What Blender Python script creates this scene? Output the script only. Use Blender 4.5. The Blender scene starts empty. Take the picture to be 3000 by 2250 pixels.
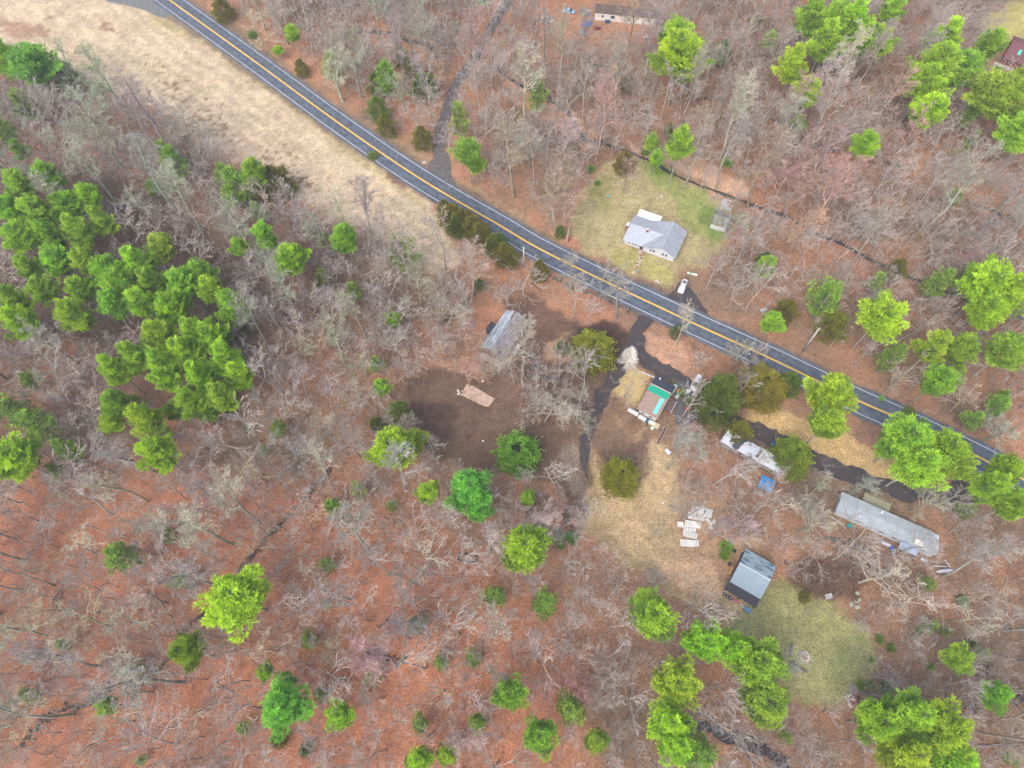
import bpy, bmesh, math, random
import numpy as np
from mathutils import Vector, Matrix

# ------------------------------------------------------------------ camera, sky, sun, exposure
H = 165.0; F = 2000.0
TILT = math.atan2(math.hypot(50, 975), F); ROLL = -math.atan2(50, 975)
sc = bpy.context.scene
C = bpy.context.collection
cam_d = bpy.data.cameras.new('camera'); cam = bpy.data.objects.new('camera', cam_d); C.objects.link(cam)
cam_d.sensor_width = 36; cam_d.lens = 24; cam_d.clip_end = 8000; cam_d.clip_start = 1
cam.matrix_world = Matrix.Translation((0, 0, H)) @ Matrix.Rotation(TILT, 4, 'X') @ Matrix.Rotation(ROLL, 4, 'Z')
sc.camera = cam
SUN_EL, SUN_AZ = 52, 215          # degrees; azimuth clockwise from +Y
w = bpy.data.worlds.new("World"); sc.world = w; w.use_nodes = True
nt = w.node_tree; bg = nt.nodes['Background']; sky = nt.nodes.new('ShaderNodeTexSky')
sky.sky_type = 'NISHITA'; sky.sun_disc = False; sky.sun_elevation = math.radians(SUN_EL); sky.sun_rotation = math.radians(SUN_AZ)
sky.air_density = 0.7; sky.dust_density = 4.0; sky.ozone_density = 0.6
nt.links.new(sky.outputs[0], bg.inputs[0]); bg.inputs[1].default_value = 0.15
sl = bpy.data.lights.new('sun', 'SUN'); so = bpy.data.objects.new('sun', sl); C.objects.link(so)
sl.energy = 0.5; sl.angle = math.radians(60); sl.color = (1, 0.95, 0.88)
az = math.radians(SUN_AZ); el = math.radians(SUN_EL)
sd = Vector((math.sin(az) * math.cos(el), math.cos(az) * math.cos(el), math.sin(el)))
so.rotation_euler = sd.to_track_quat('Z', 'Y').to_euler()
sc.view_settings.view_transform = 'Standard'; sc.view_settings.look = 'None'
sc.view_settings.exposure = 1.6; sc.view_settings.gamma = 1
try: sc.cycles.max_bounces = 5; sc.cycles.diffuse_bounces = 3
except Exception: pass

# ------------------------------------------------------------------ pixel <-> ground helpers (photo is 3000 x 2250)
_R = np.array((Matrix.Rotation(TILT, 3, 'X') @ Matrix.Rotation(ROLL, 3, 'Z')))
def G(px, py, z=0.0):
    d = _R @ np.array([(px - 1500) / F, -(py - 1125) / F, -1.0]); k = (z - H) / d[2]
    return np.array([d[0] * k, d[1] * k])
def PX(x, y, z=0.0):
    v = np.stack([np.asarray(x, float), np.asarray(y, float), np.asarray(z, float) - H + 0 * np.asarray(x, float)])
    c = np.tensordot(_R.T, v, 1)
    return 1500 - c[0] / c[2] * F, 1125 + c[1] / c[2] * F
def ppm(px, py):          # photo pixels per metre at a ground point
    a = G(px, py); b = G(px + 10, py); return 10 / np.linalg.norm(a - b)
K = 3000 / 2212.0

# ------------------------------------------------------------------ colour / materials
def S(r, g, b, k=1.0):
    f = lambda c: ((c / 255 + 0.055) / 1.055) ** 2.4 if c > 10 else c / 255 / 12.92
    return (f(r) * k, f(g) * k, f(b) * k)
MATS = {}
def mat(name, col, rough=0.8, var=0.15, scale=3.0, col2=None, stretch=None, bump=0.0, spec=0.3, obj=True, thr=None):
    if name in MATS: return MATS[name]
    m = bpy.data.materials.new(name); m.use_nodes = True; n = m.node_tree.nodes; l = m.node_tree.links
    p = n['Principled BSDF']; p.inputs['Roughness'].default_value = rough
    p.inputs['Specular IOR Level'].default_value = spec
    tc = n.new('ShaderNodeTexCoord'); mp = n.new('ShaderNodeMapping'); l.new(tc.outputs['Object'], mp.inputs[0])
    if stretch: mp.inputs['Scale'].default_value = stretch
    nz = n.new('ShaderNodeTexNoise'); nz.inputs['Scale'].default_value = scale; nz.inputs['Detail'].default_value = 5
    l.new(mp.outputs[0], nz.inputs[0])
    rp = n.new('ShaderNodeValToRGB'); l.new(nz.outputs[0], rp.inputs[0])
    a = col2 if col2 else tuple(c * (1 - var) for c in col); b = col if col2 else tuple(min(1, c * (1 + var)) for c in col)
    t0, t1 = thr if thr else (0.35, 0.65)
    rp.color_ramp.elements[0].position = t0; rp.color_ramp.elements[1].position = t1
    rp.color_ramp.elements[0].color = (*a, 1); rp.color_ramp.elements[1].color = (*b, 1)
    l.new(rp.outputs[0], p.inputs['Base Color'])
    if bump:
        bp = n.new('ShaderNodeBump'); bp.inputs['Distance'].default_value = bump; l.new(nz.outputs[0], bp.inputs['Height'])
        l.new(bp.outputs[0], p.inputs['Normal'])
    MATS[name] = m; return m
def glassmat():
    return mat('window_glass', (0.03, 0.04, 0.05), 0.12, 0.2, 1.0, spec=0.6)

def bark_mat(name, base):
    m = bpy.data.materials.new(name); m.use_nodes = True; n = m.node_tree.nodes; l = m.node_tree.links
    p = n['Principled BSDF']; p.inputs['Roughness'].default_value = 0.9; p.inputs['Specular IOR Level'].default_value = 0.1
    oi = n.new('ShaderNodeObjectInfo'); tc = n.new('ShaderNodeTexCoord'); nz = n.new('ShaderNodeTexNoise')
    nz.inputs['Scale'].default_value = 0.8; nz.inputs['Detail'].default_value = 4; l.new(tc.outputs['Object'], nz.inputs[0])
    rp = n.new('ShaderNodeValToRGB'); l.new(nz.outputs[0], rp.inputs[0])
    rp.color_ramp.elements[0].position = 0.3; rp.color_ramp.elements[1].position = 0.7
    rp.color_ramp.elements[0].color = (*[c * 0.62 for c in base], 1); rp.color_ramp.elements[1].color = (*[c * 1.25 for c in base], 1)
    mx = n.new('ShaderNodeMixRGB'); mx.blend_type = 'MULTIPLY'; mx.inputs[0].default_value = 1
    l.new(rp.outputs[0], mx.inputs[1]); l.new(oi.outputs['Color'], mx.inputs[2]); l.new(mx.outputs[0], p.inputs['Base Color'])
    return m
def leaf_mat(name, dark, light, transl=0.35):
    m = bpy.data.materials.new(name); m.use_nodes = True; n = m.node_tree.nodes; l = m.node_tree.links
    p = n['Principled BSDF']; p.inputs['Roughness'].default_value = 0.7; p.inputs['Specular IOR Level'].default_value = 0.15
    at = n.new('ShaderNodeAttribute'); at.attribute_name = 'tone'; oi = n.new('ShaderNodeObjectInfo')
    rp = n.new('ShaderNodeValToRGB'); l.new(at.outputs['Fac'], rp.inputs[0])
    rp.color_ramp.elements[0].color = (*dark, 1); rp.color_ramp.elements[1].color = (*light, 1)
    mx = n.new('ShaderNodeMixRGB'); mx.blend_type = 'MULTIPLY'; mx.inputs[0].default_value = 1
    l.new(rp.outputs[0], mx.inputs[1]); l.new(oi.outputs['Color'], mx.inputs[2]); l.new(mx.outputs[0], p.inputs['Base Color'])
    tr = n.new('ShaderNodeBsdfTranslucent'); l.new(mx.outputs[0], tr.inputs[0])
    ms = n.new('ShaderNodeMixShader'); ms.inputs[0].default_value = transl
    l.new(p.outputs[0], ms.inputs[1]); l.new(tr.outputs[0], ms.inputs[2]); l.new(ms.outputs[0], n['Material Output'].inputs[0])
    return m

# ------------------------------------------------------------------ object helpers
def tag(o, label=None, cat=None, group=None, kind=None):
    if label: o['label'] = label
    if cat: o['category'] = cat
    if group: o['group'] = group
    if kind: o['kind'] = kind
    return o
def thing(name, label, cat, loc=(0, 0, 0), rz=0.0, group=None):
    o = bpy.data.objects.new(name, None); C.objects.link(o); o.location = loc; o.rotation_euler = (0, 0, rz)
    o.empty_display_size = 0.3
    return tag(o, label, cat, group)
def link(name, me, parent=None):
    o = bpy.data.objects.new(name, me); C.objects.link(o)
    if parent: o.parent = parent
    return o
def arrays_mesh(name, V, Fq, mats=(), tone=None, mi=None, smooth=False, col=None):
    me = bpy.data.meshes.new(name); V = np.asarray(V, np.float32); Fq = np.asarray(Fq, np.int32); k = Fq.shape[1]
    me.vertices.add(len(V)); me.vertices.foreach_set('co', V.ravel())
    me.loops.add(Fq.size); me.loops.foreach_set('vertex_index', Fq.ravel())
    me.polygons.add(len(Fq)); me.polygons.foreach_set('loop_start', np.arange(0, Fq.size, k, dtype=np.int32))
    try: me.polygons.foreach_set('loop_total', np.full(len(Fq), k, np.int32))
    except Exception: pass
    for m in mats: me.materials.append(m)
    if mi is not None: me.polygons.foreach_set('material_index', np.asarray(mi, np.int32))
    me.polygons.foreach_set('use_smooth', np.full(len(Fq), smooth))
    me.update(calc_edges=True)
    if tone is not None:
        a = me.attributes.new('tone', 'FLOAT', 'POINT'); a.data.foreach_set('value', np.asarray(tone, np.float32))
    if col is not None:
        a = me.attributes.new('Col', 'FLOAT_COLOR', 'POINT'); a.data.foreach_set('color', np.asarray(col, np.float32).ravel())
    return me

class MB:
    def __init__(s): s.v = []; s.f = []; s.m = []
    def add(s, vs, fs, m=0):
        o = len(s.v); s.v += [tuple(v) for v in vs]; s.f += [tuple(i + o for i in f) for f in fs]; s.m += [m] * len(fs); return s
    def box(s, x0, x1, y0, y1, z0, z1, m=0):
        return s.add([(x0, y0, z0), (x1, y0, z0), (x1, y1, z0), (x0, y1, z0), (x0, y0, z1), (x1, y0, z1), (x1, y1, z1), (x0, y1, z1)],
                     [(3, 2, 1, 0), (4, 5, 6, 7), (0, 1, 5, 4), (1, 2, 6, 5), (2, 3, 7, 6), (3, 0, 4, 7)], m)
    def rbox(s, cx, cy, cz, sx, sy, sz, rz=0, rx=0, ry=0, m=0):
        M = Matrix.Translation((cx, cy, cz)) @ Matrix.Rotation(rz, 4, 'Z') @ Matrix.Rotation(ry, 4, 'Y') @ Matrix.Rotation(rx, 4, 'X')
        vs = [M @ Vector((a * sx / 2, b * sy / 2, c * sz / 2)) for c in (-1, 1) for a, b in ((-1, -1), (1, -1), (1, 1), (-1, 1))]
        return s.add(vs, [(3, 2, 1, 0), (4, 5, 6, 7), (0, 1, 5, 4), (1, 2, 6, 5), (2, 3, 7, 6), (3, 0, 4, 7)], m)
    def slab(s, top, th, m=0):       # polygon with thickness straight down
        n = len(top); vs = [tuple(p) for p in top] + [(p[0], p[1], p[2] - th) for p in top]
        fs = [tuple(range(n)), tuple(range(2 * n - 1, n - 1, -1))] + [(i, i + n, (i + 1) % n + n, (i + 1) % n) for i in range(n)]
        return s.add(vs, fs, m)
    def prism(s, poly, y0, y1, m=0):  # poly in x,z extruded along y
        n = len(poly); vs = [(x, y0, z) for x, z in poly] + [(x, y1, z) for x, z in poly]
        fs = [tuple(range(n)), tuple(range(2 * n - 1, n - 1, -1))] + [(i, i + n, (i + 1) % n + n, (i + 1) % n) for i in range(n)]
        return s.add(vs, fs, m)
    def prismx(s, poly, x0, x1, m=0):  # poly in y,z extruded along x
        n = len(poly); vs = [(x0, y, z) for y, z in poly] + [(x1, y, z) for y, z in poly]
        fs = [tuple(range(n)), tuple(range(2 * n - 1, n - 1, -1))] + [(i, i + n, (i + 1) % n + n, (i + 1) % n) for i in range(n)]
        return s.add(vs, fs, m)
    def tube(s, pts, rs, n=6, m=0):
        pts = [Vector(p) for p in pts]
        if not hasattr(rs, '__len__'): rs = [rs] * len(pts)
        o = len(s.v)
        for i, p in enumerate(pts):
            d = (pts[min(i + 1, len(pts) - 1)] - pts[max(i - 1, 0)]).normalized()
            a = d.orthogonal().normalized(); b = d.cross(a)
            for k in range(n):
                t = 2 * math.pi * k / n; s.v.append(tuple(p + (a * math.cos(t) + b * math.sin(t)) * rs[i]))
        for i in range(len(pts) - 1):
            for k in range(n):
                s.f.append((o + i * n + k, o + i * n + (k + 1) % n, o + (i + 1) * n + (k + 1) % n, o + (i + 1) * n + k)); s.m.append(m)
        s.f.append(tuple(o + k for k in range(n))[::-1]); s.m.append(m)
        e = o + (len(pts) - 1) * n; s.f.append(tuple(e + k for k in range(n))); s.m.append(m)
        return s
    def torus(s, c, R, r, n=20, k=6, m=0, jit=0):
        o = len(s.v)
        for i in range(n):
            a = 2 * math.pi * i / n; rr = r * (1 + random.uniform(-jit, jit))
            for j in range(k):
                b = 2 * math.pi * j / k
                s.v.append((c[0] + (R + rr * math.cos(b)) * math.cos(a), c[1] + (R + rr * math.cos(b)) * math.sin(a), c[2] + rr * math.sin(b)))
        for i in range(n):
            for j in range(k):
                s.f.append((o + i * k + j, o + ((i + 1) % n) * k + j, o + ((i + 1) % n) * k + (j + 1) % k, o + i * k + (j + 1) % k)); s.m.append(m)
        return s
    def rock(s, c, r, m=0, rng=random, flat=0.6):
        bm = bmesh.new(); bmesh.ops.create_icosphere(bm, subdivisions=1, radius=1)
        sx, sy, sz = r * rng.uniform(.7, 1.3), r * rng.uniform(.7, 1.3), r * rng.uniform(.5, 1) * flat
        a = rng.uniform(0, 6.28); vs = []
        for v in bm.verts:
            x, y, z = v.co * rng.uniform(.8, 1.15); x *= sx; y *= sy; z *= sz
            vs.append((c[0] + x * math.cos(a) - y * math.sin(a), c[1] + x * math.sin(a) + y * math.cos(a), c[2] + z))
        s.add(vs, [[v.index for v in f.verts] for f in bm.faces], m); bm.free(); return s
    def build(s, name, mats, parent=None, bevel=0, smooth=False):
        me = bpy.data.meshes.new(name); me.from_pydata(s.v, [], s.f)
        if not isinstance(mats, (list, tuple)): mats = [mats]
        for m in mats: me.materials.append(m)
        me.polygons.foreach_set('material_index', s.m); me.update()
        bm = bmesh.new(); bm.from_mesh(me); bmesh.ops.recalc_face_normals(bm, faces=bm.faces)
        if bevel:
            bmesh.ops.bevel(bm, geom=[e for e in bm.edges if len(e.link_faces) == 2 and e.calc_face_angle(0) > 0.5], offset=bevel, segments=2, affect='EDGES', clamp_overlap=True)
        bm.to_mesh(me); bm.free()
        if smooth: me.polygons.foreach_set('use_smooth', [True] * len(me.polygons))
        return link(name, me, parent)

# ------------------------------------------------------------------ numpy noise, polygons
def vnoise(x, y, s, seed):
    r = np.random.RandomState(seed); T = r.rand(256, 256)
    u = x / s + 1000; v = y / s + 1000; i = np.floor(u).astype(int); j = np.floor(v).astype(int); fu = u - i; fv = v - j
    fu = fu * fu * (3 - 2 * fu); fv = fv * fv * (3 - 2 * fv)
    a = T[i % 256, j % 256]; b = T[(i + 1) % 256, j % 256]; c = T[i % 256, (j + 1) % 256]; d = T[(i + 1) % 256, (j + 1) % 256]
    return (a * (1 - fu) + b * fu) * (1 - fv) + (c * (1 - fu) + d * fu) * fv - 0.5
def sdist(x, y, poly):      # signed distance, positive inside
    x = np.asarray(x, float); y = np.asarray(y, float); ins = np.zeros(x.shape, bool); dm = np.full(x.shape, 1e9); n = len(poly)
    for i in range(n):
        x1, y1 = poly[i]; x2, y2 = poly[(i + 1) % n]
        if y1 != y2:
            c = ((y1 > y) != (y2 > y)) & (x < (x2 - x1) * (y - y1) / (y2 - y1) + x1); ins ^= c
        dx, dy = x2 - x1, y2 - y1; t = np.clip(((x - x1) * dx + (y - y1) * dy) / (dx * dx + dy * dy + 1e-9), 0, 1)
        dm = np.minimum(dm, np.hypot(x - x1 - t * dx, y - y1 - t * dy))
    return np.where(ins, dm, -dm)
def ldist(x, y, line):
    x = np.asarray(x, float); y = np.asarray(y, float); dm = np.full(x.shape, 1e9)
    for (x1, y1), (x2, y2) in zip(line[:-1], line[1:]):
        dx, dy = x2 - x1, y2 - y1; t = np.clip(((x - x1) * dx + (y - y1) * dy) / (dx * dx + dy * dy + 1e-9), 0, 1)
        dm = np.minimum(dm, np.hypot(x - x1 - t * dx, y - y1 - t * dy))
    return dm

ROAD = [(200, -330), (350, -110), (497, 0), (741, 176), (1000, 366), (1226, 520), (1452, 653), (1619, 749), (2000, 932), (2253, 1048), (2502, 1168), (2624, 1222), (2841, 1326), (2922, 1367), (3100, 1455), (3500, 1660)]
DRIVE_TOP = [(1262, 535), (1280, 493), (1290, 407), (1312, 316), (1344, 235), (1393, 163), (1452, 59), (1488, 0), (1530, -90)]
DRIVE_S = [(1925, 895), (1885, 945), (1848, 1010), (1812, 1075), (1775, 1140), (1745, 1200), (1728, 1255), (1714, 1320), (1714, 1370), (1722, 1410)]
DRIVE_LOOP = [(1862, 985), (1880, 1045), (1930, 1082), (1990, 1112), (2035, 1165), (2110, 1215), (2212, 1262), (2289, 1296), (2375, 1337), (2475, 1387), (2588, 1424), (2690, 1450), (2775, 1452), (2815, 1420), (2850, 1360)]
SIDE_ROAD = [(150, -75), (290, -22), (400, 5), (500, 40)]

# ground colour zones: (name, class, polygon in photo pixels on the ground, colour, softness px)
KG = 0.70
Z = [
 ('redleaf', 'ground', [(-300, 1500), (200, 1380), (700, 1400), (1150, 1500), (1500, 1700), (1750, 2000), (1600, 2500), (-400, 2500)], S(188, 128, 98, KG), 160),
 ('greyleft', 'ground', [(-300, 200), (150, 220), (700, 520), (1200, 850), (1250, 1000), (900, 1150), (400, 1300), (-300, 1400)], S(128, 104, 90, KG), 120),
 ('brownright', 'ground', [(2250, 1750), (2600, 1450), (3300, 1400), (3300, 2500), (2000, 2500), (2050, 2150), (2500, 2150), (2650, 1950)], S(146, 120, 98, KG), 90),
 ('toprt', 'ground', [(1950, -100), (3200, -100), (3200, 600), (2600, 560), (2000, 450)], S(148, 118, 96, KG), 120),
 ('groverow', 'ground', [(-300, 480), (300, 480), (760, 780), (700, 1250), (250, 1000), (-300, 900)], S(92, 80, 70, KG), 60),
 ('field', 'field', [(-500, -260), (300, -180), (380, -60), (470, 20), (560, 75), (741, 205), (1000, 410), (1160, 530), (1275, 605), (1300, 660), (1345, 760), (1290, 800), (1180, 790), (1060, 640), (880, 590), (740, 500), (560, 370), (420, 300), (250, 235), (150, 200), (-20, 140), (-500, 60)], S(194, 180, 152, KG), 18),
 ('fieldpink', 'field', [(380, 260), (620, 300), (900, 470), (1250, 680), (1300, 770), (1150, 740), (880, 580), (600, 420)], S(198, 182, 156, KG), 60),
 ('fielddk', 'field', [(0, 60), (60, 65), (140, 85), (140, 120), (60, 110), (0, 95)], S(164, 138, 116, KG), 22),
 ('fielddk2', 'field', [(290, 75), (335, 70), (340, 92), (295, 98)], S(160, 130, 108, KG), 10),
 ('fieldedge', 'field', [(430, 60), (560, 110), (741, 235), (1000, 440), (1240, 610), (1240, 590), (1000, 408), (741, 200), (560, 72), (440, 0)], S(184, 172, 132, KG), 10),
 ('verge', 'ground', [(520, -40), (800, 160), (1050, 340), (1250, 460), (1450, 590), (1640, 700), (1640, 740), (1450, 640), (1226, 505), (1000, 350), (741, 160), (497, -20)], S(160, 140, 110, KG), 12),
 ('rverge', 'ground', [(2050, 900), (2300, 1010), (2700, 1190), (3100, 1380), (3100, 1440), (2700, 1255), (2500, 1165), (2253, 1040), (2000, 925)], S(156, 126, 104, KG), 14),
 ('topwood', 'ground', [(1100, 60), (1250, 110), (1300, 180), (1260, 330), (1180, 260), (1080, 130)], S(196, 150, 112, KG), 40),
 ('swale', 'ground', [(1480, 220), (1560, 265), (1640, 305), (1700, 360), (1770, 405), (1720, 440), (1600, 350), (1500, 285)], S(200, 160, 126, KG), 16),
 ('homeyard', 'lawn', [(1660, 640), (1740, 510), (1820, 450), (1900, 475), (2030, 540), (2150, 590), (2130, 700), (2060, 790), (2000, 790), (1960, 850), (1880, 815), (1700, 735)], S(166, 158, 118, KG), 26),
 ('lawngreen', 'lawn', [(1870, 470), (1930, 490), (2000, 535), (2090, 585), (2115, 640), (2110, 700), (2020, 690), (1990, 620), (1950, 560), (1900, 530)], S(138, 148, 92, KG), 26),
 ('lawngreen2', 'lawn', [(1895, 485), (1950, 495), (1985, 530), (1930, 525)], S(110, 140, 60, KG), 8),
 ('lawngreen3', 'lawn', [(2060, 590), (2105, 610), (2120, 690), (2070, 690), (2040, 640)], S(116, 138, 76, KG), 12),
 ('lawnleft', 'lawn', [(1722, 555), (1770, 510), (1800, 500), (1790, 560), (1800, 630), (1740, 620)], S(148, 146, 98, KG), 16),
 ('lawnfront', 'lawn', [(1785, 745), (1830, 728), (1870, 745), (1960, 790), (1975, 830), (1900, 815), (1780, 780)], S(166, 162, 104, KG), 10),
 ('bank', 'ground', [(1800, 405), (1900, 440), (2010, 455), (2100, 500), (2190, 540), (2200, 590), (2120, 570), (2000, 512), (1850, 435)], S(206, 174, 146, KG), 12),
 ('clear1', 'dirt_clearing', [(1480, 880), (1560, 860), (1640, 915), (1700, 955), (1800, 950), (1880, 985), (1830, 1080), (1770, 1140), (1690, 1060), (1600, 1060), (1540, 1000)], S(116, 94, 80, KG), 22),
 ('mud', 'dirt_clearing', [(1690, 960), (1780, 950), (1870, 970), (1850, 1030), (1800, 1080), (1760, 1020), (1700, 990)], S(84, 68, 60, KG), 16),
 ('goldgrass', 'dirt_clearing', [(1600, 1000), (1650, 985), (1690, 1020), (1680, 1060), (1700, 1110), (1640, 1100), (1600, 1060)], S(190, 155, 118, KG), 16),
 ('clear2', 'dirt_clearing', [(1180, 1130), (1250, 1080), (1350, 1090), (1480, 1130), (1560, 1170), (1650, 1210), (1700, 1260), (1740, 1330), (1765, 1480), (1720, 1530), (1640, 1430), (1540, 1380), (1400, 1390), (1260, 1320), (1200, 1250)], S(108, 90, 76, KG), 18),
 ('clearlink', 'dirt_clearing', [(1540, 1000), (1600, 1060), (1700, 1060), (1790, 1130), (1740, 1290), (1640, 1260), (1480, 1180), (1420, 1140), (1440, 1080), (1500, 1060)], S(116, 96, 82, KG), 28),
 ('clear3', 'dirt_clearing', [(1220, 1180), (1330, 1180), (1340, 1300), (1260, 1290), (1200, 1230)], S(88, 74, 66, KG), 24),
 ('gravel', 'dirt_clearing', [(1660, 1300), (1722, 1290), (1745, 1380), (1775, 1480), (1790, 1560), (1735, 1520), (1690, 1450), (1620, 1380)], S(132, 120, 106, KG), 22),
 ('redtan', 'ground', [(1600, 1430), (1700, 1490), (1730, 1560), (1660, 1580), (1590, 1500)], S(190, 142, 112, KG), 26),
 ('eastgrass', 'lawn', [(1735, 1230), (1790, 1140), (1900, 1200), (1880, 1290), (1960, 1310), (2000, 1460), (2120, 1610), (2150, 1720), (2350, 1740), (2550, 1890), (2480, 2050), (2300, 2010), (2150, 1840), (1950, 1740), (1800, 1640), (1700, 1560), (1712, 1480), (1725, 1330)], S(180, 162, 126, KG), 14),
 ('eastrust', 'lawn', [(1740, 1200), (1800, 1150), (1880, 1220), (1880, 1300), (1800, 1400), (1740, 1330)], S(150, 126, 102, KG), 22),
 ('stackred', 'lawn', [(1985, 1410), (2100, 1460), (2150, 1560), (2250, 1600), (2200, 1700), (2080, 1700), (1990, 1620), (1980, 1500)], S(170, 144, 116, KG), 26),
 ('greytan', 'lawn', [(1900, 1640), (2080, 1640), (2120, 1730), (2060, 1760), (1960, 1720)], S(202, 172, 138, KG), 26),
 ('lawn', 'lawn', [(2270, 1700), (2350, 1700), (2450, 1775), (2550, 1860), (2580, 1930), (2540, 2005), (2460, 2070), (2360, 2070), (2270, 1980), (2140, 1890), (2150, 1810)], S(150, 152, 104, KG), 34),
 ('lawn2', 'lawn', [(2430, 1880), (2530, 1880), (2560, 1930), (2500, 1990), (2430, 1980)], S(138, 146, 100, KG), 40),
 ('smalllawn', 'lawn', [(1783, 1150), (1805, 1100), (1850, 1078), (1910, 1105), (1885, 1180), (1830, 1160)], S(200, 182, 128, KG), 7),
 ('spit', 'ground', [(1893, 975), (1960, 985), (2080, 1040), (2080, 1090), (2030, 1100), (1960, 1080), (1890, 1030)], S(192, 156, 130, KG), 9),
 ('spit2', 'ground', [(2000, 1000), (2150, 1060), (2200, 1110), (2130, 1110), (2020, 1090)], S(160, 124, 98, KG), 18),
 ('strip', 'lawn', [(2190, 1165), (2330, 1215), (2450, 1270), (2600, 1330), (2750, 1400), (2720, 1435), (2560, 1405), (2420, 1350), (2280, 1280), (2190, 1230)], S(192, 168, 120, KG), 12),
 ('necorner', 'lawn', [(2860, 70), (2950, 10), (3300, 20), (3300, 150), (2960, 130), (2880, 130)], S(178, 174, 112, KG), 18),
 ('east', 'ground', [(2620, 470), (2760, 430), (2900, 500), (3300, 560), (3300, 680), (2960, 630), (2800, 600), (2680, 560)], S(180, 144, 114, KG), 26),
 ('easttan', 'ground', [(2660, 455), (2720, 450), (2725, 500), (2680, 520)], S(216, 166, 120, KG), 10),
 ('topyard', 'ground', [(1380, -40), (1700, 0), (1720, 110), (1600, 100), (1480, 60)], S(176, 128, 100, KG), 30),
 ('mauve', 'ground', [(2300, 1700), (2360, 1620), (2480, 1650), (2540, 1700), (2500, 1760), (2380, 1760)], S(98, 74, 62, KG), 20),
]
BASE = S(156, 124, 100, KG)

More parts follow.
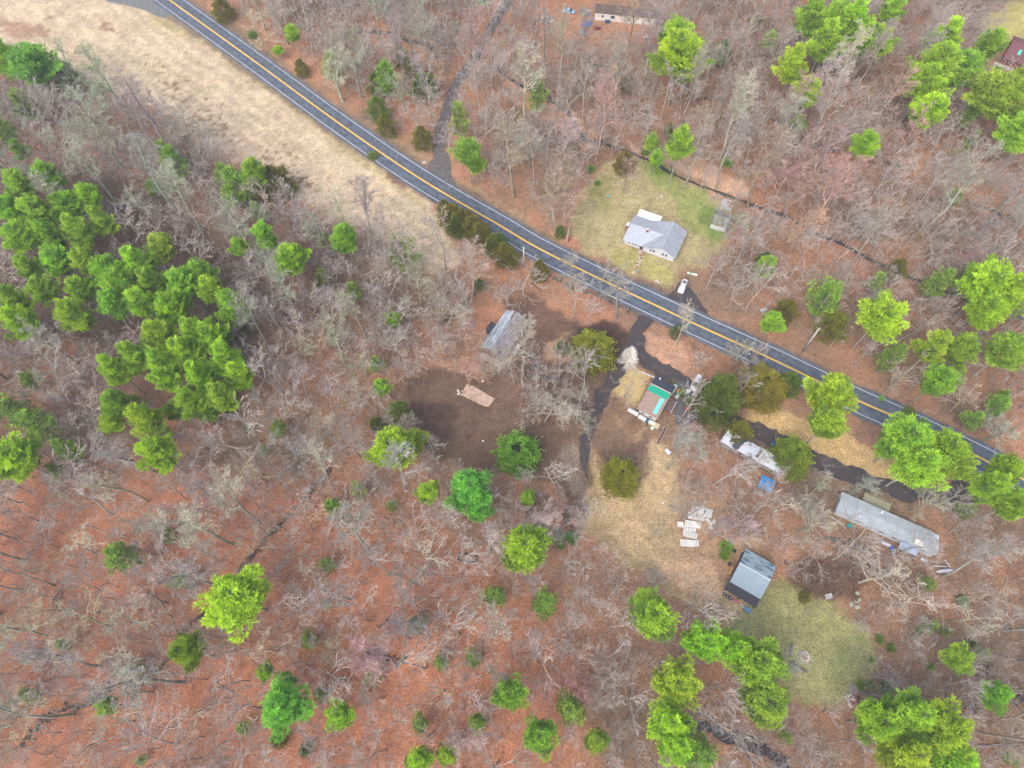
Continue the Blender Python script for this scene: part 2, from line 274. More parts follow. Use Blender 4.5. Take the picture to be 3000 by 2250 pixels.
def ground():
    gx = np.concatenate([[-6000, -2500, -1000, -500, -330], np.arange(-260, 261, 0.8), [330, 500, 1000, 2500, 6000]])
    gy = np.concatenate([[-6000, -2000, -700, -250, -100], np.arange(-50, 300, 0.8), [380, 550, 1000, 2500, 6000]])
    X, Y = np.meshgrid(gx, gy, indexing='ij'); nx, ny = X.shape
    Yc = np.clip(Y, -40, 285); Xc = np.clip(X, -255, 255)
    px, py = PX(Xc, Yc, 0 * Xc)
    wx = 14 * vnoise(X, Y, 7, 1) + 26 * vnoise(X, Y, 2.4, 2); wy = 14 * vnoise(X, Y, 7, 3) + 26 * vnoise(X, Y, 2.4, 4)
    px2, py2 = px + wx, py + wy
    col = np.zeros((nx, ny, 3)) + np.array(BASE)
    big = vnoise(X, Y, 22, 7)[..., None] + 0.9 * vnoise(X, Y, 9, 8)[..., None] + .6 * vnoise(X, Y, 4, 9)[..., None]
    alt = np.array(S(122, 108, 92, KG)); alt2 = np.array(S(186, 138, 108, KG))
    col = col + (alt - col) * np.clip(big * 1.4, 0, 1) + (alt2 - col) * np.clip(-big * 1.4, 0, 1) * 0.8
    cls = np.zeros((nx, ny), int); names = ['ground', 'field', 'dirt_clearing', 'lawn']
    lit = np.ones((nx, ny))
    for nm, k, poly, c, soft in Z:
        d = sdist(px2, py2, poly); wgt = np.clip(d / soft + 0.5, 0, 1); wgt = wgt * wgt * (3 - 2 * wgt)
        c = np.array(c)
        if soft > 85: c = c + .5 * (alt - c) * np.clip(big * 1.6, 0, 1) + .6 * (alt2 - c) * np.clip(-big * 1.6, 0, 1)
        var = 1 + 0.28 * vnoise(X, Y, 5, hash(len(nm)) % 50 + 10)[..., None] + 0.25 * vnoise(X, Y, 1.7, 60)[..., None]
        if k == 'ground': wgt = wgt * 0.85
        col = col * (1 - wgt[..., None]) + c * var * wgt[..., None]
        if k != 'ground': cls[wgt > 0.5] = names.index(k)
        else: cls[wgt > 0.6] = 0 if soft < 60 else cls[wgt > 0.6]
    # mown / ploughed lines in the field, parallel to the road
    dr = ldist(px, py, ROAD)
    f = (cls == 1)
    band = np.sin(dr / 5.5 + 3 * vnoise(X, Y, 12, 90)) * np.clip(vnoise(X, Y, 30, 91) + 0.35, 0, 1)
    col *= (1 + 0.10 * f * band)[..., None]
    soil = np.clip((vnoise(X, Y, 1.1, 92) + 0.5 * vnoise(X, Y, 14, 93) + 0.35 * np.exp(-((ldist(px, py, [(440, 190), (700, 440), (850, 520), (940, 560)]) / 55) ** 2)) - 0.42) * 5, 0, 1) * f
    col = col * (1 - 0.75 * soil[..., None]) + np.array(S(120, 92, 62, KG)) * 0.75 * soil[..., None]
    # gravelly dark shoulders beside the road and drives, dark soil beside the stream
    for ln, rad, c in ((ROAD, 52, S(112, 100, 90, KG)), (DRIVE_S, 24, S(92, 78, 68, KG)), (DRIVE_LOOP, 26, S(104, 88, 76, KG)), (DRIVE_TOP, 24, S(150, 116, 92, KG))):
        d = ldist(px + wx * .5, py + wy * .5, ln); wgt = np.clip((rad - d) / 14, 0, 1)[..., None] * 0.8
        col = col * (1 - wgt) + np.array(c) * wgt
    tr = [(1716, 1350), (1730, 1450), (1760, 1560), (1850, 1660), (1960, 1730), (2080, 1790)]
    d = ldist(px2, py2, tr); wgt = (np.clip((9 - np.abs(d - 12)) / 9, 0, 1) * 0.55)[..., None]
    col = col * (1 - wgt) + np.array(S(146, 124, 88, KG)) * wgt
    # tyre ruts in the clearing
    for k in range(26):
        r = random.Random(k); x0, y0 = r.uniform(1230, 1700), r.uniform(1150, 1460); a = r.uniform(-0.5, 0.4) - (1.0 if x0 > 1600 else 0)
        ln = [(x0 + t * math.cos(a + t * .001), y0 - t * math.sin(a) ) for t in range(0, r.randint(60, 170), 20)]
        d = ldist(px, py, ln); m = (cls == 2); wgt = (np.clip((6 - d) / 6, 0, 1) * 0.4 * m)[..., None]
        col = col * (1 - wgt) + col * (0.72 if k % 2 else 1.3) * wgt
    rgba = np.concatenate([np.clip(col, 0, 1), np.ones((nx, ny, 1))], -1).reshape(-1, 4)
    zz = 0.0 * X
    V = np.stack([X, Y, zz], -1).reshape(-1, 3)
    I = np.arange(nx * ny).reshape(nx, ny)
    Q = np.stack([I[:-1, :-1], I[1:, :-1], I[1:, 1:], I[:-1, 1:]], -1).reshape(-1, 4)
    fc = cls[:-1, :-1].reshape(-1)
    m = bpy.data.materials.new('ground_cover'); m.use_nodes = True; n = m.node_tree.nodes; l = m.node_tree.links
    p = n['Principled BSDF']; p.inputs['Roughness'].default_value = 0.95; p.inputs['Specular IOR Level'].default_value = 0.05
    at = n.new('ShaderNodeAttribute'); at.attribute_name = 'Col'; tc = n.new('ShaderNodeTexCoord')
    def noise(s, d, vec=None):
        z = n.new('ShaderNodeTexNoise'); z.inputs['Scale'].default_value = s; z.inputs['Detail'].default_value = d; l.new(vec or tc.outputs['Object'], z.inputs[0]); return z
    def ramp(src, p0, c0, p1, c1):
        r = n.new('ShaderNodeValToRGB'); l.new(src, r.inputs[0]); e = r.color_ramp.elements
        e[0].position = p0; e[0].color = (*c0, 1); e[1].position = p1; e[1].color = (*c1, 1); return r.outputs[0]
    def mul(a, b, f=1.0, bt='MULTIPLY'):
        x = n.new('ShaderNodeMixRGB'); x.blend_type = bt; x.inputs[0].default_value = f; l.new(a, x.inputs[1]); l.new(b, x.inputs[2]); return x.outputs[0]
    c = at.outputs['Color']
    c = mul(c, ramp(noise(0.55, 6).outputs[0], .3, (.80, .81, .82), .7, (1.14, 1.12, 1.10)))
    c = mul(c, ramp(noise(2.6, 6).outputs[0], .3, (.66, .67, .68), .7, (1.30, 1.29, 1.27)))
    vr = n.new('ShaderNodeTexVoronoi'); vr.inputs['Scale'].default_value = 3.0; l.new(tc.outputs['Object'], vr.inputs[0])
    c = mul(c, ramp(vr.outputs['Color'], .1, (.80, .80, .80), .9, (1.22, 1.16, 1.12)))
    mp = n.new('ShaderNodeMapping'); l.new(tc.outputs['Object'], mp.inputs[0]); mp.inputs['Rotation'].default_value = (0, 0, 0.6); mp.inputs['Scale'].default_value = (1, 4, 1)
    c = mul(c, ramp(noise(1.3, 4, mp.outputs[0]).outputs[0], .32, (.8, .79, .79), .68, (1.2, 1.18, 1.16)))
    l.new(c, p.inputs['Base Color'])
    bp = n.new('ShaderNodeBump'); bp.inputs['Distance'].default_value = 0.25; bp.inputs['Strength'].default_value = 0.6
    l.new(noise(3.5, 5).outputs[0], bp.inputs['Height']); l.new(bp.outputs[0], p.inputs['Normal'])
    for k, nm in enumerate(names):
        q = Q[fc == k]; used = np.unique(q); remap = np.zeros(len(V), int); remap[used] = np.arange(len(used))
        o = link(nm, arrays_mesh(nm, V[used], remap[q], [m], col=rgba[used])); tag(o, kind='structure')
    return m
ground()

# ------------------------------------------------------------------ ribbons: road, markings, drives, stream
def smooth_line(pts, step=1.0):
    P = [np.array(p, float) for p in pts]; P = [2 * P[0] - P[1]] + P + [2 * P[-1] - P[-2]]; out = []
    for i in range(1, len(P) - 2):
        L = np.linalg.norm(P[i + 1] - P[i]); k = max(2, int(L / step))
        for j in range(k):
            t = j / k; a, b, c, d = P[i - 1:i + 3]
            out.append(0.5 * ((2 * b) + (-a + c) * t + (2 * a - 5 * b + 4 * c - d) * t * t + (-a + 3 * b - 3 * c + d) * t ** 3))
    out.append(P[-2]); return np.array(out)
def ribbon(name, line, o0, o1, z, m, noise=0.0, seed=0, kind='structure', ncross=2, n0=None):
    T = np.gradient(line, axis=0); T /= np.linalg.norm(T, axis=1)[:, None]; N = np.stack([-T[:, 1], T[:, 0]], 1)
    s = np.arange(len(line)) * 1.0
    a = o0 + noise * (vnoise(s, 0 * s, 3.1, seed) + vnoise(s, 0 * s, 1.2, seed + 1)); b = o1 + noise * (vnoise(s, 0 * s, 3.3, seed + 2) + vnoise(s, 0 * s, 1.3, seed + 3))
    if n0: f_ = np.clip((len(line) - 1 - s) / n0, 0, 1) ** .7; a = a * f_; b = b * f_
    L = line + N * np.asarray(a)[:, None]; Rr = line + N * np.asarray(b)[:, None]; n = len(line)
    V = np.zeros((2 * n, 3)); V[:n, :2] = L; V[n:, :2] = Rr; V[:, 2] = z
    i = np.arange(n - 1); Q = np.stack([i, i + n, i + 1 + n, i + 1], 1)
    o = link(name, arrays_mesh(name, V, Q if o0 > o1 else Q, [m])); 
    if kind: tag(o, kind=kind)
    return o
def gl(pts): return smooth_line([G(*p) for p in pts])
road = gl(ROAD)
asph = mat('asphalt', S(96, 106, 118, .6), 0.85, 0.25, .35, stretch=(1, 1, 1), bump=0.02)
# tyre-worn lanes run along the road, as real wear in the asphalt: built from lane strips
asph2 = mat('asphalt_worn', S(91, 101, 113, .6), 0.8, 0.35, 0.7)
drvm = mat('driveway_asphalt', S(76, 72, 74, .56), 0.9, 0.45, 0.5, col2=S(112, 98, 88, .6), thr=(.32, .46), bump=0.03)
grvm = mat('gravel_drive', S(134, 122, 112, .6), 0.95, 0.35, 1.6, bump=0.03)
white = mat('road_paint_white', S(226, 230, 236, .72), 0.7, 0.08, 4, col2=S(170, 172, 176, .7), thr=(.28, .45))
yellow = mat('road_paint_yellow', S(246, 196, 50, .85), 0.7, 0.08, 4, col2=S(190, 140, 60, .7), thr=(.2, .32))
ribbon('road', road, -4.45, 4.45, 0.012, asph, 0.5, 5)
for k, (a, b) in enumerate(((-3.0, -2.2), (-1.3, -0.6), (0.6, 1.3), (2.2, 3.0))):
    ribbon('wheel_track', road, a, b, 0.016, asph2, 0.25, 20 + 5 * k)
ribbon('road_edge_line', road, 3.44, 3.58, 0.020, white); ribbon('road_edge_line', road, -3.58, -3.44, 0.020, white)
ribbon('road_centre_line', road, 0.06, 0.23, 0.020, yellow); ribbon('road_centre_line', road, -0.23, -0.06, 0.020, yellow)
ribbon('side_road', gl(SIDE_ROAD), -3.2, 3.2, 0.006, mat('side_asphalt', S(120, 124, 122, .6), .9, .2, 1), 0.5, 51)
ribbon('driveway', gl(DRIVE_TOP), -1.9, 1.9, 0.006, mat('worn_drive', S(106, 102, 100, .6), .9, .3, 1, bump=.03), 0.7, 61)
ribbon('driveway', gl(DRIVE_S), -2.0, 2.1, 0.0065, drvm, 1.6, 71, n0=18)
ribbon('driveway', gl(DRIVE_LOOP), -2.1, 2.2, 0.0035, drvm, 1.1, 81)
def patch(name, poly, z, m, seed=0, j=0.5):
    P = smooth_line([G(*p) for p in poly + [poly[0]]], 0.8)[:-1]; r = np.random.RandomState(seed)
    P = P + (r.rand(*P.shape) - .5) * j; c = P.mean(0)
    V = [(c[0], c[1], z)] + [(p[0], p[1], z) for p in P]; n = len(P)
    me = bpy.data.meshes.new(name); me.from_pydata(V, [], [(0, i + 1, (i + 1) % n + 1) for i in range(n)]); me.materials.append(m)
    return tag(link(name, me), kind='structure')
patch('driveway', [(1905, 862), (1950, 885), (2040, 925), (2075, 920), (2050, 880), (2020, 840), (1990, 826), (1975, 850), (1950, 868)], 0.008, drvm, 1)
patch('driveway', [(1890, 905), (1925, 892), (1960, 915), (1985, 940), (1925, 935), (1880, 975), (1868, 950)], 0.0095, drvm, 2)
patch('driveway', [(1268, 500), (1255, 480), (1295, 440), (1320, 470), (1325, 520), (1345, 560), (1290, 540)], 0.008, mat('worn_drive', S(0, 0, 0)), 3)
patch('driveway', [(2800, 1400), (2830, 1340), (2880, 1350), (2870, 1400), (2860, 1470), (2800, 1500), (2740, 1480)], 0.0085, drvm, 4)
patch('driveway', [(1985, 1118), (2040, 1130), (2060, 1180), (2040, 1230), (1990, 1250), (1975, 1200)], 0.0045, mat('yard_gravel', S(104, 104, 104, .6), .9, .3, 2), 5)
# stream
def stream(pts, wd, seed):
    w_ = mat('stream_water', S(62, 58, 56, .6), 0.35, 0.5, 1.5, spec=.4)
    ribbon('stream', gl(pts), -wd, wd, 0.011, w_, 1.0 * wd, seed)
    b = MB(); r = random.Random(seed); ln = gl(pts)
    for p in ln[::1]:
        for sgn in (-1, 1):
            if r.random() < 0.75: b.rock((p[0] + r.gauss(0, wd * .9), p[1] + r.gauss(0, wd * .9), 0.0), r.uniform(.15, .38), rng=r)
    tag(b.build('stream_bank', mat('wet_stone', S(92, 84, 78, .6), .8, .4, 2)), kind='structure')
stream([(1768, 418), (1836, 445), (1904, 472), (2000, 522), (2090, 558), (2158, 583), (2253, 619), (2307, 637), (2398, 687), (2479, 719), (2520, 745), (2588, 779), (2687, 822), (2841, 881), (2990, 930), (3100, 960)], 0.55, 3)
stream([(1440, 190), (1488, 225), (1542, 258), (1588, 262), (1624, 298), (1669, 334), (1692, 384), (1720, 412), (1768, 418)], 0.7, 5)
stream([(1040, 95), (1090, 95), (1154, 99), (1194, 120), (1249, 127), (1270, 150)], 0.9, 7)
stream([(1970, 2080), (2014, 2119), (2070, 2130), (2136, 2160), (2217, 2187), (2290, 2230), (2330, 2300)], 1.3, 9)

# ------------------------------------------------------------------ fallen-stone walls
def wall(pts, wd, label, seed, col=(118, 112, 104)):
    r = random.Random(seed); b = MB(); ln = smooth_line([G(*p) for p in pts], 0.55)
    for p in ln:
        for k in range(3):
            if r.random() < 0.6: b.rock((p[0] + r.gauss(0, wd), p[1] + r.gauss(0, wd), r.uniform(.08, .45)), r.uniform(.22, .5), rng=r, flat=.8)
    o = b.build('stone_wall', mat('wall_stone_%d' % col[0], S(*col, .6), .9, .4, 1.4, col2=S(70, 72, 66, .6)))
    tag(o, label, 'stone wall', 'old stone walls in the woods')
wall([(1990, 240), (2010, 262), (2030, 292), (2090, 288), (2150, 305), (2240, 345), (2300, 362), (2345, 385), (2395, 430), (2480, 447)], .5, 'long mossy stone wall running through the woods above the white house', 1)
wall([(2505, 462), (2560, 475), (2640, 490)], .5, 'short stretch of stone wall between the stream woods and right edge pines', 2)
wall([(2815, 588), (2900, 615), (2960, 640), (3040, 668)], .45, 'stone wall reaching the right edge of the woods', 3)
wall([(972, 1365), (900, 1455), (840, 1520), (760, 1605), (680, 1700), (610, 1780), (533, 1862), (479, 1943), (407, 2011)], .4, 'tumbled stone wall slanting down through the red leaf litter', 4, (108, 92, 80))
wall([(330, 2040), (230, 2070), (172, 2080), (108, 2130), (60, 2190)], .45, 'stone wall continuing toward the lower left corner', 5, (108, 92, 80))
wall([(2420, 1578), (2504, 1599), (2544, 1611)], .35, 'short lichen covered stone wall just below the long grey mobile home', 6, (140, 150, 138))
wall([(2440, 1600), (2486, 1628), (2524, 1648), (2567, 1666), (2594, 1675)], .4, 'curved stone wall along the top of the dark bramble patch', 7, (118, 128, 116))
wall([(1610, 809), (1678, 840), (1760, 872), (1859, 917)], .4, 'low stone wall along the road between the utility pole and the drive', 8, (150, 140, 130))
wall([(1393, 862), (1350, 895), (1316, 926), (1280, 960)], .4, 'stone wall in the woods left of the red house', 9, (120, 116, 110))
wall([(1085, 1912), (1120, 1925), (1172, 1936)], .5, 'short dark mossy stone wall in the lower woods', 10, (84, 88, 66))
wall([(2830, 2075), (2900, 2058), (2960, 2050), (3040, 2045)], .7, 'dark rocky wall at the lower right edge', 11, (96, 98, 104))
wall([(1730, 178), (1770, 205), (1815, 220)], .6, 'mossy stone wall piece below the far mobile home', 12, (96, 100, 92))
wall([(1520, 1093), (1560, 1106), (1590, 1108), (1640, 1112)], .4, 'green mossy stone edging below the red house', 13, (92, 98, 72))

# ------------------------------------------------------------------ tree meshes
def seg_mesh(segs, sides):          # list of (p0,p1,r0,r1) -> verts, quads
    A = np.array([[*a, *b, c, d] for a, b, c, d in segs]); p0, p1, r0, r1 = A[:, :3], A[:, 3:6], A[:, 6], A[:, 7]
    d = p1 - p0; d /= np.linalg.norm(d, axis=1)[:, None] + 1e-9
    ref = np.where(np.abs(d[:, 2:3]) > .9, [[1., 0, 0]], [[0, 0, 1.]]); a = np.cross(d, ref); a /= np.linalg.norm(a, axis=1)[:, None]; b = np.cross(d, a)
    n = len(A); V = np.zeros((n, 2, sides, 3))
    for k in range(sides):
        t = 2 * math.pi * k / sides; o = a * math.cos(t) + b * math.sin(t)
        V[:, 0, k] = p0 + o * r0[:, None]; V[:, 1, k] = p1 + o * r1[:, None]
    base = (np.arange(n) * 2 * sides)[:, None]; Q = []
    for k in range(sides):
        k2 = (k + 1) % sides; Q.append(np.concatenate([base + k, base + k2, base + sides + k2, base + sides + k], 1))
    return V.reshape(-1, 3), np.concatenate(Q)
def cat_mesh(parts):
    V, Q, o = [], [], 0
    for v, q in parts: V.append(v); Q.append(q + o); o += len(v)
    return np.concatenate(V), np.concatenate(Q)
def norm(v): return v / (np.linalg.norm(v) + 1e-9)
def grow(seed, h=15.0, spread=5.0, upright=False, kids=(13, 8, 6, 3), twig=0.02):
    rg = np.random.RandomState(seed); seg = {0: [], 1: [], 2: [], 3: [], 4: []}
    def branch(p, d, L, r, lvl):
        n = (6, 5, 3, 2, 1)[lvl]; pts = [p]; rad = [r]; dirs = [d]
        for i in range(n):
            j = (0.07, .20, .28, .30, 0)[lvl]
            d = norm(d + rg.normal(0, j, 3) + np.array([0, 0, (.04, .07 if upright else .035, .04, .02, 0)[lvl]])); q = p + d * L / n
            r2 = max(twig, r * (1 - (i + 1) / n * (.75 if lvl == 0 else .7))); seg[lvl].append((p, q, rad[-1], r2)); p = q; pts.append(p); rad.append(r2); dirs.append(d)
        if lvl >= 4: return
        K_ = kids[lvl] + rg.randint(-1, 2)
        for k in range(K_):
            t = (fork + (1 - fork) * (k + rg.rand()) / K_) if lvl == 0 else (.22 + .78 * (k + rg.rand() * .8) / K_)
            t = min(t, .999); i = int(t * n); f = t * n - i; q = pts[i] + (pts[i + 1] - pts[i]) * f; dd = dirs[min(i + 1, n)]
            ax = norm(np.cross(dd, rg.normal(0, 1, 3))); 
            ang = math.radians((rg.uniform(28, 50) if upright else rg.uniform(42, 78)) if lvl == 0 else rg.uniform(22, 52))
            nd = norm(dd * math.cos(ang) + np.cross(ax, dd) * math.sin(ang))
            if lvl >= 1 and nd[2] < -.25: nd[2] *= -.5
            if lvl == 0: Lk = spread * rg.uniform(.75, 1.15) * (1.25 - .65 * (t - fork) / (1 - fork)); rk = rad[i] * rg.uniform(.42, .6)
            else: Lk = L * rg.uniform(.34, .6) * (1.15 - .4 * t); rk = rad[i] * .6
            branch(q, norm(nd), Lk, max(rk, twig), lvl + 1)
    fork = .42 if upright else .30
    branch(np.zeros(3), np.array([rg.normal(0, .03), rg.normal(0, .03), 1.]), h * (.92 if upright else .72), h * .013, 0)
    return seg
barkm = bark_mat('bark_trunk', (.25, .245, .21)); twigm = bark_mat('bark_twigs', (.295, .276, .240))
BARE = []
for i in range(12):
    up = i % 2 == 1
    sg = grow(100 + i, (22 if not up else 24) + (i % 3), 5.8 if not up else 4.4, up, twig=.021)
    tv, tq = seg_mesh(sg[0], 7)
    parts = [seg_mesh(sg[1], 5)] + [seg_mesh(sg[k], 3) for k in (2, 3, 4) if sg[k]]
    cv, cq = cat_mesh(parts)
    rad = float(np.percentile(np.hypot(cv[:, 0], cv[:, 1]), 92)); hh = float(cv[:, 2].max())
    BARE.append((arrays_mesh('trunk', tv, tq, [barkm], smooth=True), arrays_mesh('crown', cv, cq, [twigm]), rad, hh))

OAK = []
for i in range(6):
    sg = grow(160 + i, 22 + i % 3, 7.2, False, (8, 6, 4, 3), .030)
    tv, tq = seg_mesh(sg[0], 7); cv, cq = cat_mesh([seg_mesh(sg[1], 5)] + [seg_mesh(sg[k], 3) for k in (2, 3, 4)])
    OAK.append((arrays_mesh('trunk', tv, tq, [barkm], smooth=True), arrays_mesh('crown', cv, cq, [twigm]), float(np.percentile(np.hypot(cv[:, 0], cv[:, 1]), 92)), float(cv[:, 2].max())))
def tufts(rg, P, D, tone, blades, L, W, up=.35):      # P centres, D axis direction -> quads
    n = len(P); V = np.zeros((n, blades, 4, 3)); T = np.zeros((n, blades, 4))
    d = D[:, None, :] + rg.normal(0, .62, (n, blades, 3)) + np.array([0, 0, up]); d /= np.linalg.norm(d, axis=2)[..., None]
    s = np.cross(d, rg.normal(0, 1, (n, blades, 3))); s /= np.linalg.norm(s, axis=2)[..., None] + 1e-9
    l = L * rg.uniform(.6, 1.25, (n, blades, 1)); w_ = W * rg.uniform(.7, 1.3, (n, blades, 1)); c = P[:, None, :]
    V[:, :, 0] = c; V[:, :, 1] = c + d * l * .5 + s * w_; V[:, :, 2] = c + d * l; V[:, :, 3] = c + d * l * .55 - s * w_
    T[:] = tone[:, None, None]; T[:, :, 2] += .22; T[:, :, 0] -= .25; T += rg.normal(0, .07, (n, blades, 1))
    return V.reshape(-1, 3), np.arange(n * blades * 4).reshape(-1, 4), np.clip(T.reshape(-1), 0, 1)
def pine(seed, h=17.0, r=4.6, bottom=.38, flat=.5, dens=1.0):
    rg = np.random.RandomState(seed); segs = []; P = []; D = []; T = []
    lev = 14; az0 = rg.rand() * 6.28
    for i in range(lev):
        t = (i + .5) / lev; z = h * (bottom + (1 - bottom) * t); R = r * (1 - t) ** flat * rg.uniform(.75, 1.1) * (1.0 if t > .12 else .75)
        for k in range(rg.randint(4, 6) if dens >= 1 else rg.randint(3, 5)):
            az = az0 + i * 2.4 + k * 6.28 / 5.3 + rg.normal(0, .3); L = max(.8, R * rg.uniform(.55, 1.28)); rise = rg.uniform(.05, .35) + .5 * t
            o = np.array([math.cos(az), math.sin(az), 0]); nseg = 4; p = np.array([0, 0, z - .4]); tone = np.clip(rg.normal(.42, .2), 0, 1); q = p
            for j in range(nseg):
                f = (j + 1) / nseg; q2 = p + o * L * f + np.array([0, 0, L * (rise * f * f) - .15 * L * f * (1 - f)]); segs.append((q, q2, .07 * (1 - .7 * j / nseg), .07 * (1 - .7 * f)))
                q = q2
            s = np.array([-o[1], o[0], 0]); ncl = max(2, int(L * 2.5 * dens))
            for j in range(ncl):
                f = .28 + .75 * (j + rg.rand()) / ncl; c = p + o * L * f + np.array([0, 0, L * (rise * f * f) - .15 * L * f * (1 - f)])
                wd = (.16 + .42 * math.sin(math.pi * min(1, f) ** .9)) * L * .42 + .15
                for sg_ in (-1, 0, 1):
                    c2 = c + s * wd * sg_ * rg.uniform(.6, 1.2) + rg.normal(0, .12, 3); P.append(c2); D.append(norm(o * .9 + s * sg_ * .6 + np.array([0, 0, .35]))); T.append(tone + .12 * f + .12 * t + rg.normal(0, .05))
    V, Q, tn = tufts(rg, np.array(P), np.array(D), np.array(T), 8, .92, .095)
    bv, bq = seg_mesh(segs, 3)
    Vt, Qt = cat_mesh([(V, Q), (bv, bq)]); mi = np.r_[np.zeros(len(Q)), np.ones(len(bq))]; tn = np.r_[tn, np.zeros(len(bv))]
    tr = [((0, 0, 0), (rg.normal(0, .1), rg.normal(0, .1), h * .5), .24, .17)]; tr.append((tr[0][1], (0, 0, h * .97), .17, .04))
    tv, tq = seg_mesh(tr, 8)
    return tv, tq, Vt, Qt, tn, mi, r
def shell(seed, h, r, prof, n, L, W, blades=5, base=0.0, tone0=.45, rough=.16):
    rg = np.random.RandomState(seed); t = rg.rand(n) ** .85; az = rg.rand(n) * 6.283; lump = 1 + rough * (np.sin(az * 3 + t * 9 + seed) + np.sin(az * 5 - t * 14 + seed * 2) + .6 * np.sin(az * 9 + t * 25)) * .6
    rr = r * np.array([prof(x) for x in t]) * lump * rg.uniform(.7, 1.03, n) * np.where(rg.rand(n) < .12, 1.13, 1); P = np.stack([rr * np.cos(az), rr * np.sin(az), base + (h - base) * t + rg.normal(0, .1, n)], 1)
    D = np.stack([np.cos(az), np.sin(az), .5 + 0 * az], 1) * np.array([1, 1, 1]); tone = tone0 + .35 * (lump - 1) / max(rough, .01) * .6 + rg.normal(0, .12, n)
    V, Q, tn = tufts(rg, P, D, tone, blades, L, W, .4)
    tv, tq = seg_mesh([((0, 0, 0), (0, 0, h * .9), max(.06, r * .06), .03)], 6)
    return tv, tq, V, Q, tn, np.zeros(len(Q)), r
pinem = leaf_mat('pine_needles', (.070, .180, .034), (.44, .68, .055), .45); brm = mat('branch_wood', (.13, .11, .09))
ever = {}
def reg(kind, data, lm):
    tv, tq, V, Q, tn, mi, r = data
    ever.setdefault(kind, []).append((arrays_mesh('trunk', tv, tq, [barkm], smooth=True), arrays_mesh('crown', V, Q, [lm, brm], tone=tn, mi=mi), r, float(V[:, 2].max())))
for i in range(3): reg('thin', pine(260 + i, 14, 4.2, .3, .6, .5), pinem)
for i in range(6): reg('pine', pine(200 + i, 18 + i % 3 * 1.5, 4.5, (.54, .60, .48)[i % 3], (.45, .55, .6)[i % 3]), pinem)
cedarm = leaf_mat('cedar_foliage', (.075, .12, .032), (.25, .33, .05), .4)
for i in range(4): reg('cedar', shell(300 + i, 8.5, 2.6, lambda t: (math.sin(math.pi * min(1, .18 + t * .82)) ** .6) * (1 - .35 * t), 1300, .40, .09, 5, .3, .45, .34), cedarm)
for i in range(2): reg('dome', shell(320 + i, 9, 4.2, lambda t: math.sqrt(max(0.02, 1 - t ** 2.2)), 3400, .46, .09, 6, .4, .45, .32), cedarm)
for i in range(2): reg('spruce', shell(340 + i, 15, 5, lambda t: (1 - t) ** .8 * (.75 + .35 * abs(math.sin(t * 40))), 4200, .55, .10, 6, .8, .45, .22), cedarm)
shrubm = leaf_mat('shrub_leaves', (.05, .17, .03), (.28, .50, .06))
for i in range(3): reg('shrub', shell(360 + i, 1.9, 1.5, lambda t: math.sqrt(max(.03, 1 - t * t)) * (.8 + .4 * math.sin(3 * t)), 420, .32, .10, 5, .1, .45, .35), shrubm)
reg('broad', shell(380, 8.5, 4.0, lambda t: math.sin(math.pi * min(1, .22 + t * .74)) ** .55, 3000, .42, .14, 6, 1.2, .5, .3), shrubm)

TREES = []      # waiting for labels: (obj, kind word, size word, px, py)
def plant(src, name, kindw, px, py, r, tint=(1, 1, 1), zf=.6, hscale=None, group=None, rng=random, cat='tree', parts=('trunk', 'crown'), label=None, base=None):
    tm, cm, sr, sh = src; s = r / sr; hz = s if hscale is None else s * hscale
    x, y = base if base is not None else G(px, py, sh * hz * zf)
    for _ in range(9):        # a trunk stands beside the road, never on it
        if base is not None: break
        a_, b_ = PX(x, y, 0.0)
        if ldist([a_], [b_], ROAD)[0] > 50: break
        hz *= .86; x, y = G(px, py, sh * hz * zf)
    o = thing(name, None, cat, (x, y, 0), rng.uniform(0, 6.283), group); o.scale = (s * rng.uniform(.88, 1.1), s, hz)
    for nm, me in zip(parts, (tm, cm)):
        c = link(nm, me, o); c.color = (*tint, 1) if nm != 'trunk' else (*[.5 + .5 * min(1.2, q) for q in (1, 1, 1)], 1)
    if label: o['label'] = label
    else: TREES.append([o, kindw, sh * hz, *[float(v) for v in PX(x, y, sh * hz * zf)]])
    return o
TINT = {'g': (1, 1, 1), 'y': (1.06, 1.05, .8), 'Y': (1.22, 1.13, .8), 'd': (.8, .9, .9), 'b': (.62, .95, 1.5), 'h': (.92, .86, 1.5), 'o': (1.1, .8, .7), 'G': (1.22, .96, .75), 'm': (.85, .92, 1.0)}
TW = {'g': 'bright green', 'y': 'yellow green', 'Y': 'yellowish', 'd': 'dark green', 'b': 'bluish green', 'h': 'dull grey green', 'o': 'olive green', 'G': 'golden olive', 'm': 'mid green'}
